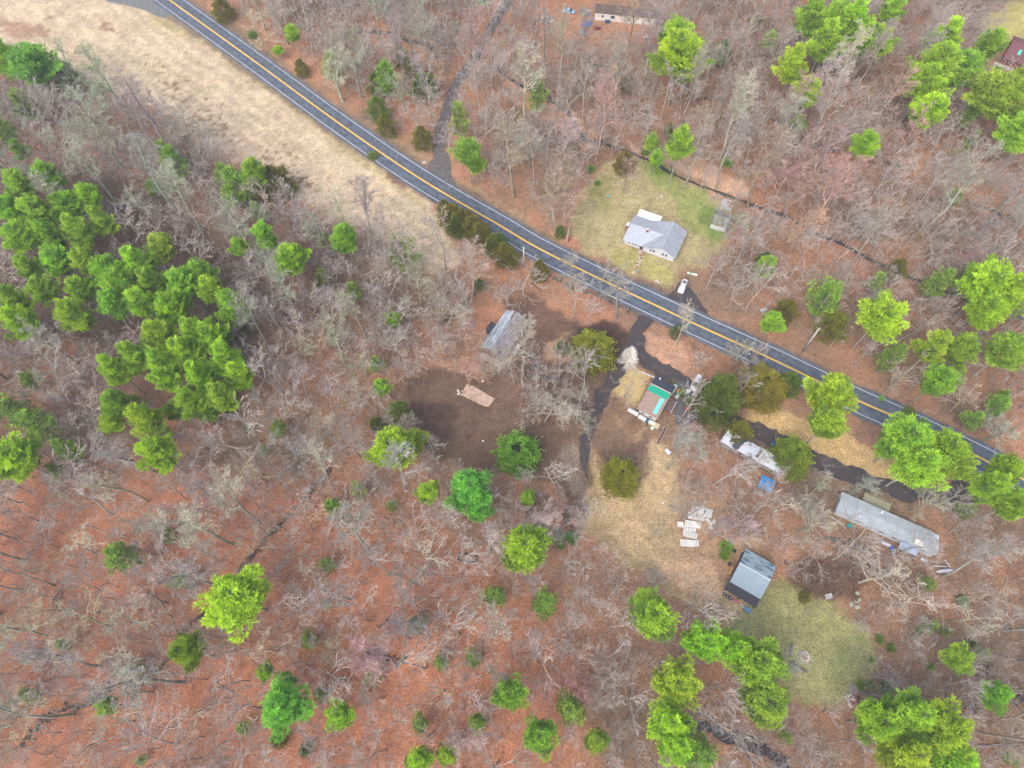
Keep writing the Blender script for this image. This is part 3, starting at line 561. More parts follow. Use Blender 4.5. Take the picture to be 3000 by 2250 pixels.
EV = """
pine: 45,395,32,g 100,380,28,g 20,450,29,m 75,450,32,g 140,440,28,g 190,420,22,y 40,510,30,g 100,505,28,m 160,490,28,g 210,470,22,g 120,560,29,g 180,560,30,g 230,580,28,m 170,620,26,g 150,672,28,g 255,605,29,g 245,655,30,m 290,560,29,g 345,535,29,g 320,605,28,m 390,608,28,g 370,660,34,y 300,650,29,g 430,588,26,g 452,622,26,y 500,650,30,m 412,712,30,g 335,720,30,y 280,765,30,g 240,790,27,y 340,775,28,g 390,755,30,y 450,722,28,g 482,765,29,y 512,805,26,Y 355,815,27,g 425,805,30,y 470,850,27,g 405,862,27,g 447,890,21,m 375,885,21,g 35,690,30,y 18,640,26,g 90,625,26,g 60,575,24,m
pine: 245,868,26,m 240,906,24,y 305,895,32,y 332,972,34,y 28,985,46,Y 14,880,38,h 62,905,36,h 132,962,26,h 515,530,20,g 570,508,27,g 625,555,30,y 742,510,26,m 693,590,18,h 65,132,42,b 12,115,30,m 860,530,34,h 845,965,44,Y 893,945,24,y 1015,1055,42,b 1035,1100,26,b 925,1062,24,Y 1140,1075,20,g 714,1090,24,h 1135,1182,54,y 510,1290,60,Y 400,1405,34,y 572,1450,22,g 612,1470,22,m 605,1525,46,b 735,1545,28,y 905,1640,30,y 962,1632,22,y
pine: 1410,1328,53,g 1520,1385,40,y 1592,1402,36,y 1642,1432,46,g 1460,1475,42,Y 1655,1520,42,g 1448,1560,40,Y 1465,1605,38,y 1900,1560,42,y 1975,1545,48,g 2045,1580,50,y 1965,1630,46,y 2065,1640,40,y 2160,1500,30,m 2075,1425,28,g 1800,850,46,Y 1790,910,38,g 1960,945,54,g 2045,970,44,y 1990,1000,44,g 2072,1005,30,g 2175,1010,32,y 2192,1085,34,g 2148,1045,32,g
pine: 1795,630,38,h 1905,680,42,Y 1672,690,24,g 1658,570,22,g 2140,610,50,Y 2192,620,40,Y 2130,665,34,y 2025,740,30,g 2082,748,30,m 2180,752,38,g 2070,800,18,g 2032,818,32,g 2165,870,26,h 2110,900,22,h 1470,110,50,Y 1462,75,34,Y 1410,300,16,g 1420,335,15,g 1472,300,26,g 1555,110,16,h 1760,20,34,g 1812,40,42,g 1850,35,36,y 1888,82,36,y 1790,75,34,g 1720,125,30,Y 1742,195,26,Y 1665,82,16,g 1638,40,14,h 1868,310,24,y 2050,72,34,Y 2142,92,28,m 2030,132,44,g 2002,172,40,y 2080,142,42,g 2012,232,34,Y 2150,192,46,g 2192,210,40,y 2196,282,36,g 2112,225,24,h 2085,320,16,h 2070,415,18,h 2195,175,30,y 1930,15,22,g
pine: 480,370,22,h 370,335,26,h 500,385,36,h 545,370,26,m 40,215,26,h 0,270,22,h 830,150,26,h 630,70,18,g 600,108,14,g 715,130,22,h 990,240,26,h 1010,325,28,m 1028,350,20,m 848,688,18,g 770,1050,20,h 660,1380,20,h 390,1250,22,h 130,1390,18,h 250,1195,34,h 690,1500,20,h 800,1460,22,h 1100,1500,32,m 1180,1300,30,h 1165,1590,34,m 1230,1530,32,h 1290,1600,28,m 1070,1285,28,h 950,1430,20,h 900,1350,24,h 1030,1560,20,m 1020,1420,20,h 345,930,20,h 110,1010,20,h 1520,1635,40,h 2040,600,28,h 1940,760,26,h 1900,600,22,h 760,620,20,h
cedar: 985,488,20,d 1000,472,24,o 1037,505,24,o 1066,528,24,d 1104,556,18,o 960,452,18,o 100,165,28,o 140,155,22,G 592,392,36,o 480,20,24,o 650,146,15,G 865,122,19,d 915,185,30,d 890,150,22,o 812,182,20,d 815,232,24,d 833,268,22,o 910,296,22,o 975,465,28,o 1022,488,26,o 1052,512,18,o 1090,548,24,o 1080,520,16,d 1165,583,20,o 1800,700,36,G 1700,670,24,o 1560,110,20,d 1445,280,12,o 1705,828,26,d 1215,750,16,d 1348,350,22,o 1355,178,14,o 1938,580,22,o 2012,760,18,o 1650,560,16,d 860,890,26,d 812,915,15,d 1740,1290,12,o 985,55,10,d 1035,615,12,d 1180,420,14,o 805,335,12,d 1210,500,12,d 1965,890,14,d 1225,1110,10,o 690,610,14,h 600,1600,16,o 1545,840,20,d 1600,930,24,G 1460,715,14,h 660,1620,16,m
dome: 1280,755,42,G 1340,1030,40,G 1712,985,42,y 1645,835,46,o
spruce: 1555,855,58,d
broad: 1117,980,42,g
shrub: 1235,1160,13,b 1205,1165,9,g 1208,1152,8,g 1212,1180,7,g 1860,1480,9,g 1882,1480,8,g 1912,1490,14,g 1918,1505,10,g 1900,1380,9,g 1925,1400,8,g 1880,1425,6,g 1985,1365,8,g 1570,350,11,y 2105,1395,8,g 1335,800,0,g 1456,835,7,d 1474,848,8,d 1850,1015,0,g 1570,1180,12,Y 1565,1200,9,y 700,320,0,g 1395,330,8,g 1275,365,8,m 1905,860,6,g 1688,655,7,y 2010,1440,8,g 2080,1300,12,h 320,870,0,g 1040,560,0,g 545,75,9,g 1650,1040,6,g 1290,395,6,g 1400,240,6,g 1520,1135,0,g
"""
rv = random.Random(5)
_r = random.Random(88); _x = []
while len(_x) < 60:
    a, b = _r.uniform(0, 2212), _r.uniform(0, 1659)
    if (a < 850 and 240 < b) or (b > 1180 and a < 1500) or (a > 1900 and b > 560) or (1100 < a < 2212 and b < 620 and _r.random() < .5) or (b > 1500):
        if sdist(a * K, b * K, [(1650, 600), (1820, 450), (2180, 560), (2130, 730), (1950, 860)]) > 0 or (1100 < a < 1950 and 400 < b < 1420): continue
        if ldist(a * K, b * K, ROAD) < 90 or sdist(a * K, b * K, [(-300, -100), (420, 0), (1340, 680), (1340, 790), (1100, 700), (850, 540), (300, 240), (-300, 60)]) > -20: continue
        _x.append('%d,%d,%d,%s' % (a, b, _r.uniform(12, 24), _r.choice('hhhhm')))
EV += 'pine: ' + ' '.join(_x) + '\n'
NAMES = {'pine': 'pine_tree', 'cedar': 'cedar_tree', 'dome': 'rounded_evergreen', 'spruce': 'spruce_tree', 'broad': 'broad_evergreen', 'shrub': 'evergreen_shrub'}
KW = {'pine': 'pine tree', 'cedar': 'cedar', 'dome': 'rounded evergreen', 'spruce': 'spruce', 'broad': 'dense round evergreen', 'shrub': 'low shrub'}
GR = {'pine': 'pine trees', 'cedar': 'cedars and junipers', 'shrub': 'low evergreen shrubs', 'dome': 'rounded evergreens by the drives'}
for ln in EV.strip().split('\n'):
    k, rest = ln.split(':'); k = k.strip()
    for i, it in enumerate(rest.split()):
        x, y, r, c = it.split(','); x = float(x) * K; y = float(y) * K; r = float(r) * K
        if r < 1: continue
        rm = r / ppm(x, y) * (1.06 if k == 'pine' else .95)
        lst = ever['thin' if (k == 'pine' and c == 'h') else k]; src = lst[rv.randrange(len(lst))]
        hs = {'pine': min(1.5, max(.7, 4.8 / rm)) ** .75 if rm > 3.3 else .95, 'cedar': min(1.3, max(.7, 2.6 / rm)) if rm > 2.6 else 1, 'shrub': 1, 'dome': .9, 'spruce': 1, 'broad': 1}[k]
        t = [q * rv.uniform(.9, 1.12) for q in TINT[c]]
        if k in ('dome',): t = [q * f for q, f in zip(t, (1.35, 1.25, 1))]
        parts = ('stems', 'leaves') if k == 'shrub' else ('trunk', 'crown')
        plant(src, NAMES[k], TW[c] + ' ' + KW[k], x, y, rm, t, {'pine': .76, 'cedar': .5, 'dome': .5, 'spruce': .45, 'broad': .55, 'shrub': .4}[k], hs, GR.get(k), rv, 'shrub' if k == 'shrub' else 'tree', parts)

# ------------------------------------------------------------------ bare trees
BT = {'grey': (.98, .98, .92), 'pale': (1.28, 1.26, 1.06), 'lichen': (.98, 1.12, .92), 'red': (1.2, .86, .82), 'brown': (.95, .84, .74), 'tan': (1.35, 1.08, .8), 'silver': (1.35, 1.37, 1.3), 'lilac': (1.08, 1.01, 1.0)}
occupied = []
HAND = """1130,735,44,lilac,1 1180,870,62,lilac,0 1250,880,44,grey,0 920,1190,62,pale,0 760,1150,48,grey,1 850,1010,44,lilac,1 1085,1010,0,grey,0 1305,590,38,lichen,0 1235,590,36,grey,0 1440,710,0,grey,0 1155,930,0,grey,0
1980,1300,62,silver,0 1900,1240,60,pale,0 2070,1220,0,pale,0 2010,1080,46,lichen,0 1870,1045,34,lichen,0 1775,1045,24,lichen,0 1520,960,40,lichen,0 1470,960,30,grey,1 1630,1000,30,lichen,0 1550,1150,44,grey,0 1690,1100,60,lilac,0 1600,1120,40,lilac,0 1410,1155,26,grey,0
1440,360,0,grey,1 1355,370,34,red,0 1300,240,42,red,1 1205,420,36,red,1 1230,450,34,red,1 1690,390,44,red,0 1750,400,46,red,0 1720,350,30,red,0 1800,400,36,red,1 2080,550,40,red,0 1740,480,34,tan,1 1700,500,24,tan,0 1590,480,34,lichen,0 1545,445,30,grey,0 1540,590,42,grey,0 1560,560,30,brown,0
725,165,42,pale,1 550,55,46,pale,0 600,30,40,grey,0 390,280,50,lichen,0 180,250,50,lichen,0 120,300,45,grey,0 560,420,50,pale,0 310,240,40,grey,1 730,460,30,pale,1 690,480,34,grey,1 1180,460,26,grey,0
1500,330,34,grey,1 1535,130,30,grey,1 1400,150,34,pale,0 1780,160,40,silver,1 1590,240,36,pale,1 1640,280,36,grey,1 1700,260,34,grey,1 1130,170,34,pale,1 1180,60,30,grey,1
320,1290,58,pale,0 180,1340,62,pale,0 90,1420,56,pale,0 260,1420,58,pale,0 420,1530,56,pale,0 60,1250,48,lichen,0 160,1180,50,pale,0 330,1120,44,grey,0 30,1600,46,pale,0 240,1560,48,pale,0 130,1080,40,grey,0 50,1520,44,pale,0
1050,1290,42,pale,0 1110,1230,36,lilac,0 890,1250,40,grey,0 870,1370,42,grey,0 1040,1420,38,grey,0 950,1490,44,grey,0 1090,1460,34,lichen,0 1240,1470,40,red,0 1180,1500,38,red,0 1340,1600,40,grey,0 1300,1520,34,grey,0 1160,1250,30,lilac,0 860,1560,36,grey,0 710,1400,38,grey,0 640,1190,40,grey,0 830,1140,30,red,0 610,1040,36,grey,0 570,880,40,grey,0 640,760,42,lichen,0 590,960,38,grey,0
1700,1430,34,grey,0 1650,1290,0,grey,0 1800,1640,40,grey,0 1740,1580,40,lilac,0 1860,1600,36,lilac,0 2100,1330,44,pale,0 2170,1290,40,silver,0 2120,1180,40,grey,0 1870,1160,0,grey,0 2160,930,46,lichen,0 2090,860,44,pale,0 2000,700,46,pale,0 1960,800,44,pale,0 1930,830,34,grey,0 1640,600,38,grey,0 1600,760,28,lilac,0 1830,620,34,grey,0 1760,600,30,grey,0 1840,130,34,silver,1
1490,1100,40,grey,0 1420,1250,26,grey,0 1650,870,0,grey,0 1630,760,26,lilac,0 1480,690,20,pale,1 1900,1470,0,grey,0 2000,1480,38,grey,0 780,780,40,lichen,0 850,740,38,grey,0 900,620,38,grey,0 960,620,34,grey,0 950,770,34,red,0 1010,800,30,red,0 840,830,36,red,0 760,860,40,grey,0 700,930,38,lichen,0 760,960,34,grey,0"""
nb = 0; BW = {'grey': 'grey', 'pale': 'pale barked', 'lichen': 'lichen grey', 'red': 'red budding', 'brown': 'brown twigged', 'tan': 'tan twigged', 'silver': 'silvery', 'lilac': 'mauve grey'}
def bare(px, py, rm, c, up, rng, base=None):
    global nb
    src = OAK[rng.randrange(6)] if (c in ('pale', 'silver') and not up) or (not up and rng.random() < .3) else BARE[rng.randrange(6) * 2 + (1 if up else 0)]
    t = [q * rng.uniform(.92, 1.1) for q in BT[c]]
    o = plant(src, 'bare_tree', BW[c] + (' upright' if up else ' spreading') + ' leafless tree', px, py, rm, t, .6, min(1.5, max(.8, 4.8 / rm)) ** .8, 'leafless trees', rng, base=base)
    for ch in o.children:
        if ch.name.startswith('trunk'): ch.color = (*[q * 1.0 for q in t], 1)
    nb += 1; occupied.append((o.location.x, o.location.y, rm)); return o
for it in HAND.split():
    x, y, r, c, u = it.split(','); x = float(x) * K; y = float(y) * K; r = float(r) * K
    if r < 1: continue
    bare(x, y, r / ppm(x, y), c, u == '1', rv)

NOTREE = [z[2] for z in Z if z[0] in ('field', 'homeyard', 'clear2', 'clear1', 'gravel', 'eastgrass', 'lawn', 'smalllawn', 'spit', 'strip', 'necorner', 'bank', 'mauve')]
NOTREE += [[(1395, 900), (1560, 890), (1560, 1080), (1395, 1080)], [(1860, 1080), (2000, 1080), (2000, 1270), (1860, 1270)], [(2090, 1240), (2310, 1300), (2310, 1450), (2090, 1400)],
           [(2430, 1430), (2760, 1530), (2780, 1680), (2420, 1540)], [(2100, 1590), (2300, 1590), (2300, 1790), (2100, 1790)], [(1980, 1460), (2110, 1460), (2110, 1620), (1980, 1620)],
           [(1560, -40), (1960, -20), (1960, 150), (1560, 130)], [(2900, 70), (3200, 70), (3200, 210), (2900, 210)], [(1930, 780), (2080, 780), (2080, 930), (1930, 930)], [(1580, 0), (1760, 0), (1760, 110), (1580, 100)]]
GROVE = [(-300, 480), (300, 480), (760, 800), (720, 1220), (450, 1240), (250, 1000), (-300, 950)]
rt = np.random.RandomState(11); N = 60000
cx = rt.uniform(-215, 225, N); cy = rt.uniform(-35, 275, N); qx, qy = PX(cx, cy, 0 * cx)
ok = (qx > -160) & (qx < 3160) & (qy > -120) & (qy < 2400)
for p in NOTREE: ok &= sdist(qx, qy, p) < 6
ok &= ldist(qx, qy, ROAD) > 84
for dl in (DRIVE_S, DRIVE_LOOP, DRIVE_TOP): ok &= ldist(qx, qy, dl) > 26
ok &= ldist(qx, qy, SIDE_ROAD) > 45
den = np.ones(N); den[sdist(qx, qy, GROVE) > 0] = .12; den[(qx > 2250) & (qy > 1100)] *= .6; den[(qx > 2050) & (qx < 2700) & (qy > 930) & (qy < 1150)] *= .4
ok &= rt.rand(N) < den
cx, cy, qx, qy = cx[ok], cy[ok], qx[ok], qy[ok]
place = []; cell = {}
def far_enough(x, y, d):
    i, j = int(x // 8), int(y // 8)
    for a in (-1, 0, 1):
        for b in (-1, 0, 1):
            for (u, v, e) in cell.get((i + a, j + b), ()):
                if (u - x) ** 2 + (v - y) ** 2 < (d * e) ** 2: return False
    return True
def put(x, y, e): cell.setdefault((int(x // 8), int(y // 8)), []).append((x, y, e))
for x, y, r in occupied: put(x, y, 1.05)
for o in bpy.data.objects:
    if o.name.startswith(('pine_tree', 'spruce', 'broad', 'rounded', 'cedar')) and o.parent is None: put(o.location.x, o.location.y, 1.15 if o.scale[0] > .62 else .6)
def disc(x, y, r): return [(x + r * math.cos(a), y + r * math.sin(a)) for a in np.arange(0, 6.2, .6)]
KEEP = [[(1820, 600), (2020, 600), (2020, 790), (1820, 760)], [(1970, 790), (2070, 790), (2070, 890), (1970, 890)], [(2905, 90), (3100, 90), (3100, 200), (2905, 200)], [(1870, 1090), (1995, 1090), (1995, 1260), (1870, 1260)],
        [(2110, 1260), (2310, 1370), (2300, 1420), (2100, 1320)], [(2440, 1430), (2690, 1530), (2690, 1600), (2420, 1500)], [(2120, 1600), (2290, 1650), (2220, 1790), (2110, 1740)], [(1990, 1470), (2090, 1470), (2090, 1610), (1990, 1610)], [(2080, 590), (2150, 590), (2150, 690), (2080, 690)], [(1740, 0), (1930, 10), (1930, 80), (1740, 80)],
        disc(1736, 1024, 60), disc(1845, 1040, 60), disc(1335, 650, 60), disc(1400, 690, 50), disc(1460, 735, 50), [(1560, 0), (1760, 0), (1760, 110), (1560, 110)], disc(1820, 1397, 60), disc(2322, 1335, 60), disc(1514, 1329, 60), disc(2110, 1160, 85), disc(2240, 1125, 60), disc(1146, 1308, 60), disc(1376, 1430, 60), disc(1540, 1600, 70), disc(692, 1750, 85), disc(1912, 1800, 80), disc(2000, 150, 60), disc(1350, 640, 45), disc(1480, 740, 40), disc(2440, 1150, 80), disc(2660, 1280, 90), disc(2680, 2150, 130), disc(2160, 1900, 120)]
hx, hy = PX(cx, cy, 14 + 0 * cx)
vis = ~((sdist(hx, hy, NOTREE[0]) > 25) | ((ldist(hx, hy, ROAD) < 58) & (rt.rand(len(cx)) < .9)))
for p in KEEP: vis &= sdist(hx, hy, p) < 12
for p in NOTREE[1:13]: vis &= sdist(hx, hy, p) < 25
cx, cy, qx, qy = cx[vis], cy[vis], qx[vis], qy[vis]
big = []
for k in range(len(cx)):
    if far_enough(cx[k], cy[k], 5.2 if (qx[k] < 1300 and qy[k] < 1250) else 6.1): put(cx[k], cy[k], 1); big.append(k)
rb = random.Random(21)
def colour_at(px, py):
    u = rb.random()
    if 2200 < px < 2560 and 430 < py < 640: return 'red' if u < .5 else 'lilac'
    if px < 1000 and py > 1350: return 'pale' if u < .6 else ('lilac' if u < .8 else 'grey')
    if px < 1200 and py < 1000: return 'lichen' if u < .6 else 'grey'
    if px > 2300 and py > 1400: return 'lichen' if u < .35 else ('grey' if u < .8 else 'brown')
    if 1100 < px < 2000 and py > 1700: return 'red' if u < .12 else ('lilac' if u < .5 else 'grey')
    if py < 700 and px > 1300: return 'lilac' if u < .35 else ('brown' if u < .75 else ('red' if u < .82 else 'grey'))
    return 'lilac' if u < .4 else ('grey' if u < .8 else ('brown' if u < .9 else 'pale'))
inside = [k for k in big if 0 < qx[k] < 3000 and 0 < qy[k] < 2250]
rb.shuffle(inside); n_ind = 300 - nb; chosen = set(inside[:n_ind]); rest = [k for k in big if k not in chosen]
for k in inside[:n_ind]:
    up = rb.random() < (.65 if qy[k] < 900 else .4)
    bare(qx[k], qy[k], rb.uniform(4.6, 6.4) * (.85 if up else 1), colour_at(qx[k], qy[k]), up, rb, base=(cx[k], cy[k]))
# saplings and the remaining, smaller trees: one woodland mass
small = list(rest); restset = set(rest)
for k in range(len(cx)):
    if (k % 2 == 0 if (qy[k] < 1250 and qx[k] > 1300) else (True if (qy[k] < 1100) else k % 2 == 0)) and far_enough(cx[k], cy[k], 3.3): put(cx[k], cy[k], .8); small.append(k)
SM = []
for i in range(8):
    sg = grow(500 + i, 10, 3.6, i % 2 == 0, (9, 5, 4, 3), .021); SM.append(cat_mesh([seg_mesh(sg[0], 4)] + [seg_mesh(sg[k], 3) for k in (1, 2, 3) if sg[k]]))
def joined(idx, m, name, label, smin, smax):
    V, Q, o = [], [], 0
    for k in idx:
        v, q = SM[rb.randrange(8)]; a = rb.uniform(0, 6.283); s = rb.uniform(smin, smax) * (1.6 if k in restset else 1); ca, sa = math.cos(a) * s, math.sin(a) * s
        v2 = np.stack([v[:, 0] * ca - v[:, 1] * sa + cx[k], v[:, 0] * sa + v[:, 1] * ca + cy[k], v[:, 2] * s], 1); V.append(v2); Q.append(q + o); o += len(v)
    ob = link(name, arrays_mesh(name, np.concatenate(V), np.concatenate(Q), [m])); ob.color = (1.05, 1, 1.02, 1); tag(ob, label, 'trees', kind='stuff')
print('BARE', nb, 'SMALL', len(small))
joined(small, twigm, 'bare_saplings', 'leafless saplings and young trees filling the woods between the larger trunks', .65, 1.35)

# ------------------------------------------------------------------ brush (uncountable stems)
def brush(name, label, polys, dens, hgt, m, seed, tint=(1, 1, 1), wdt=.05, avoid=True):
    rg = np.random.RandomState(seed); Vs = []
    for poly, dn in polys:
        Pw = np.array([G(*p) for p in poly]); lo, hi = Pw.min(0), Pw.max(0); n = int((hi - lo).prod() * dn * dens)
        x = rg.uniform(lo[0], hi[0], n); y = rg.uniform(lo[1], hi[1], n); px, py = PX(x, y, 0 * x); d = sdist(px + 30 * vnoise(x, y, 3, seed), py + 30 * vnoise(x, y, 3, seed + 1), poly); kk = d > 0
        kk &= rg.rand(n) < np.clip(.55 + 1.6 * vnoise(x, y, 4.5, seed + 2), .05, 1)
        if avoid:
            for q in NOTREE[:13]: kk &= sdist(px, py, q) < 0
            kk &= ldist(px, py, ROAD) > 52
            for dl in (DRIVE_S, DRIVE_LOOP, DRIVE_TOP): kk &= ldist(px, py, dl) > 22
        x, y = x[kk], y[kk]; n = len(x); az = rg.rand(n) * 6.283; tl = rg.uniform(.2, 1.1, n); L = hgt * rg.uniform(.4, 1.2, n)
        top = np.stack([x + np.cos(az) * np.sin(tl) * L, y + np.sin(az) * np.sin(tl) * L, np.cos(tl) * L], 1); s = np.stack([-np.sin(az), np.cos(az), 0 * az], 1) * wdt * rg.uniform(.5, 1.2, (n, 1)); b = np.stack([x, y, 0 * x + rg.uniform(0, .3, n)], 1)
        V = np.stack([b - s, b + s, top + s * .3, top - s * .3], 1); Vs.append(V.reshape(-1, 3))
    V = np.concatenate(Vs); Q = np.arange(len(V)).reshape(-1, 4)
    o = link(name, arrays_mesh(name, V, Q, [m])); o.color = (*tint, 1); return tag(o, label, 'brush', kind='stuff')
brush('woodland_brush', 'fine leafless undergrowth and fallen twigs across the forest floor', [([(-200, -100), (3200, -100), (3200, 2400), (-200, 2400)], 1)], 1.1, 1.5, twigm, 1, (1.0, .92, .9), .035)
brush('bramble_thicket', 'dense dark reddish brown bramble thicket below the long mobile home', [([(2330, 1640), (2400, 1610), (2500, 1650), (2545, 1720), (2490, 1765), (2400, 1760), (2340, 1710)], 1)], 46, 1.9, twigm, 2, (.60, .43, .38), .04, False)
brush('tan_thicket', 'low tan and brown brush between the gravel drive and the small house', [([(1745, 1200), (1800, 1165), (1870, 1215), (1900, 1280), (1900, 1400), (1780, 1440), (1735, 1340)], 1), ([(2020, 1000), (2200, 1090), (2180, 1120), (2040, 1080)], .6)], 30, 1.2, twigm, 3, (.74, .54, .44), .045, False)
brush('dark_thicket', 'dark purplish brown scrub beside the dirt clearing and gravel drive', [([(1560, 1430), (1680, 1480), (1690, 1600), (1600, 1610), (1520, 1520)], 1), ([(1780, 1350), (1900, 1280), (1890, 1400), (1800, 1440)], .8), ([(1540, 1140), (1700, 1150), (1720, 1250), (1640, 1230)], .7), ([(1640, 920), (1720, 950), (1700, 1000), (1640, 980)], .5)], 26, 1.3, twigm, 4, (.62, .46, .44), .04, False)

# ------------------------------------------------------------------ buildings
def site(o_px, u_px, z, name, label, cat):
    O = G(*o_px, z); U = G(*u_px, z); a = math.atan2(*(U - O)[::-1])
    return thing(name, label, cat, (O[0], O[1], 0), a)
def win(parent, wallm, x, y, z, wx, wz, axis='x', depth=.05, name='window', fr=None, panes=2):
    fr = fr or mat('window_trim', S(225, 226, 228, .7), .6, .05, 5); b = MB(); t = .07
    if axis == 'x':      # wall faces -y
        for q in ((x - wx / 2 - t, x + wx / 2 + t, z + wz / 2, z + wz / 2 + t), (x - wx / 2 - t, x + wx / 2 + t, z - wz / 2 - t, z - wz / 2), (x - wx / 2 - t, x - wx / 2, z - wz / 2, z + wz / 2), (x + wx / 2, x + wx / 2 + t, z - wz / 2, z + wz / 2)):
            b.box(q[0], q[1], y - depth, y + .02, q[2], q[3])
        f = b.build(name, fr, parent); g = MB().box(x - wx / 2, x + wx / 2, y - depth * .4, y + .02, z - wz / 2, z + wz / 2); g.build('pane', glassmat(), f)
    else:                # wall faces +-x, depth signed
        for q in ((y - wx / 2 - t, y + wx / 2 + t, z + wz / 2, z + wz / 2 + t), (y - wx / 2 - t, y + wx / 2 + t, z - wz / 2 - t, z - wz / 2), (y - wx / 2 - t, y - wx / 2, z - wz / 2, z + wz / 2), (y + wx / 2, y + wx / 2 + t, z - wz / 2, z + wz / 2)):
            b.box(min(x, x + depth), max(x, x + depth), q[0], q[1], q[2], q[3])
        f = b.build(name, fr, parent); g = MB().box(min(x, x + depth * .5), max(x, x + depth * .5), y - wx / 2, y + wx / 2, z - wz / 2, z + wz / 2); g.build('pane', glassmat(), f)
    return f
shing = mat('grey_shingles', S(188, 194, 202, .64), .9, .22, 2.2, col2=S(158, 166, 176, .64), stretch=(1, 3, 1), bump=.02)
shing2 = mat('grey_shingles_streaked', S(176, 184, 192, .64), .9, .3, 1.2, col2=S(138, 146, 156, .64), stretch=(.35, 4, 1), bump=.02)
wsid = mat('white_siding', S(222, 226, 234, .58), .6, .06, 2, stretch=(1, 1, 8))
brick = mat('red_brick', S(150, 74, 52, .6), .9, .3, 6)
# --- white house
h = site((1825, 701), (1979, 755), 2.7, 'white_house', 'white clapboard house with grey shingle roofs and a flat white porch roof', 'house')
b = MB(); b.box(.4, 15.8, .8, 9.6, 0, 2.6)
b.prismx([(.8, 2.6), (9.6, 2.6), (5, 4.35)], .45, 9)                     # left gable wall
b.prism([(6.2, 2.6), (15.8, 2.6), (11.7, 4.8)], .5, 9.6)                  # right gable wall
b.box(6.4, 15.7, .45, .85, 0, 2.6); b.build('wall', wsid, h)
r_ = MB(); r_.slab([(0, 0, 2.7), (9, 0, 2.7), (11.5, 5, 4.55), (0, 5, 4.55)], .14); r_.slab([(0, 5, 4.55), (11.5, 5, 4.55), (9, 10, 2.7), (0, 10, 2.7)], .14); R1 = r_.build('roof', shing, h)
r_ = MB(); r_.slab([(5.9, -.3, 2.72), (11.7, -.3, 5.1), (11.7, 10.2, 5.1), (5.9, 10.2, 2.72)][::-1], .14); r_.slab([(11.7, -.3, 5.1), (16.3, -.3, 2.72), (16.3, 10.2, 2.72), (11.7, 10.2, 5.1)][::-1], .14); R2 = r_.build('gable_roof', shing2, h)
R2['label'] = 'streaked grey shingle roof over the right hand gable'
b = MB(); b.rbox(11.7, 4.95, 5.11, .3, 10.4, .08); b.build('ridge_cap', shing, R2)
b = MB(); b.rbox(5.7, 5, 4.55, 11.3, .3, .08); b.build('ridge_cap', shing, R1)
b = MB(); b.slab([(.6, 9.9, 2.5), (7.6, 9.9, 2.5), (7.6, 12.9, 2.35), (.6, 12.9, 2.35)][::-1], .12)
b.build('porch_roof', mat('white_metal_roof', S(240, 242, 246, .82), .5, .03, 1), h)
b = MB()
for x in (.9, 4.1, 7.3): b.box(x, x + .12, 12.6, 12.72, 0, 2.3)
b.build('porch_post', wsid, h)
b = MB(); b.box(.6, 7.6, 9.7, 12.8, .05, .3); b.build('porch_floor', mat('grey_deck', S(140, 134, 126, .6), .9, .2, 4, stretch=(1, 8, 1)), h)
b = MB(); b.box(-.55, .15, 3.4, 4.5, 0, 4.9); ch = b.build('chimney', brick, h); MB().box(-.6, .2, 3.3, 4.6, 4.9, 5.05).build('cap', wsid, ch)
MB().box(-.5, .05, 5.0, 5.9, 0, 3.7).build('chimney_base', wsid, h)
b = MB(); b.box(5.4, 5.95, 4.0, 4.6, 3.9, 5.3); ch = b.build('chimney', brick, h); MB().box(5.33, 6.02, 3.93, 4.67, 5.3, 5.42).build('cap', wsid, ch)
for x in (1.9, 3.1, 3.9, 5.0): win(h, wsid, x, .8, 1.5, .6 if x in (1.9, 5.0) else .7, 1.0)
win(h, wsid, 6.0, .8, 1.5, .5, .7)
for x in (8.6, 9.6, 12.4, 13.4): win(h, wsid, x, .45, 1.65, .62, .95)
MB().box(5.3, 6.2, .7, .8, .1, 2.1).build('door', mat('dark_door', S(90, 60, 50, .5), .6, .1, 2), h)
b = MB(); b.box(-.1, .05, .1, .25, 0, 2.6); b.build('corner_post', wsid, h)
b = MB(); b.box(0, 9.2, -.12, 0, 2.55, 2.72); b.build('gutter', wsid, h)
b = MB(); b.box(5.2, 6.5, -.9, .45, 0, .3); b.build('front_step', mat('concrete_step', S(190, 178, 168, .6), .9, .15, 4), h)
# --- red house with metal roof
h = site((1406, 1018), (1474, 1053), 3.6, 'red_house', 'old red sided house with streaked rusty metal roof under a leafless tree', 'house')
rsid = mat('red_siding', S(150, 58, 60, .6), .8, .35, 2.5, col2=S(190, 170, 165, .6), thr=(.25, .42), stretch=(1, 1, 5))
tin = mat('streaked_tin_roof', S(200, 212, 220, .66), .45, .3, 1.3, col2=S(96, 108, 116, .6), stretch=(5, .25, .25), spec=.5, thr=(.42, .58))
tin2 = mat('dull_tin_roof', S(178, 176, 178, .64), .6, .3, 1.3, col2=S(104, 96, 96, .6), stretch=(4, .3, .3), spec=.4)
b = MB(); b.box(.3, 6.9, .5, 13.2, 0, 3.5); b.prism([(.3, 3.5), (6.9, 3.5), (3.6, 5.5)], .5, 13.2); b.build('wall', rsid, h)
r_ = MB(); r_.slab([(0, 0, 3.5), (3.6, 0, 5.7), (3.6, 13.8, 5.7), (0, 13.8, 3.5)][::-1], .08); rf = r_.build('roof', tin, h)
r_ = MB(); r_.slab([(3.6, 0, 5.7), (7.3, 0, 3.5), (7.3, 13.8, 3.5), (3.6, 13.8, 5.7)][::-1], .08); r_.build('far_roof_slope', tin2, h)
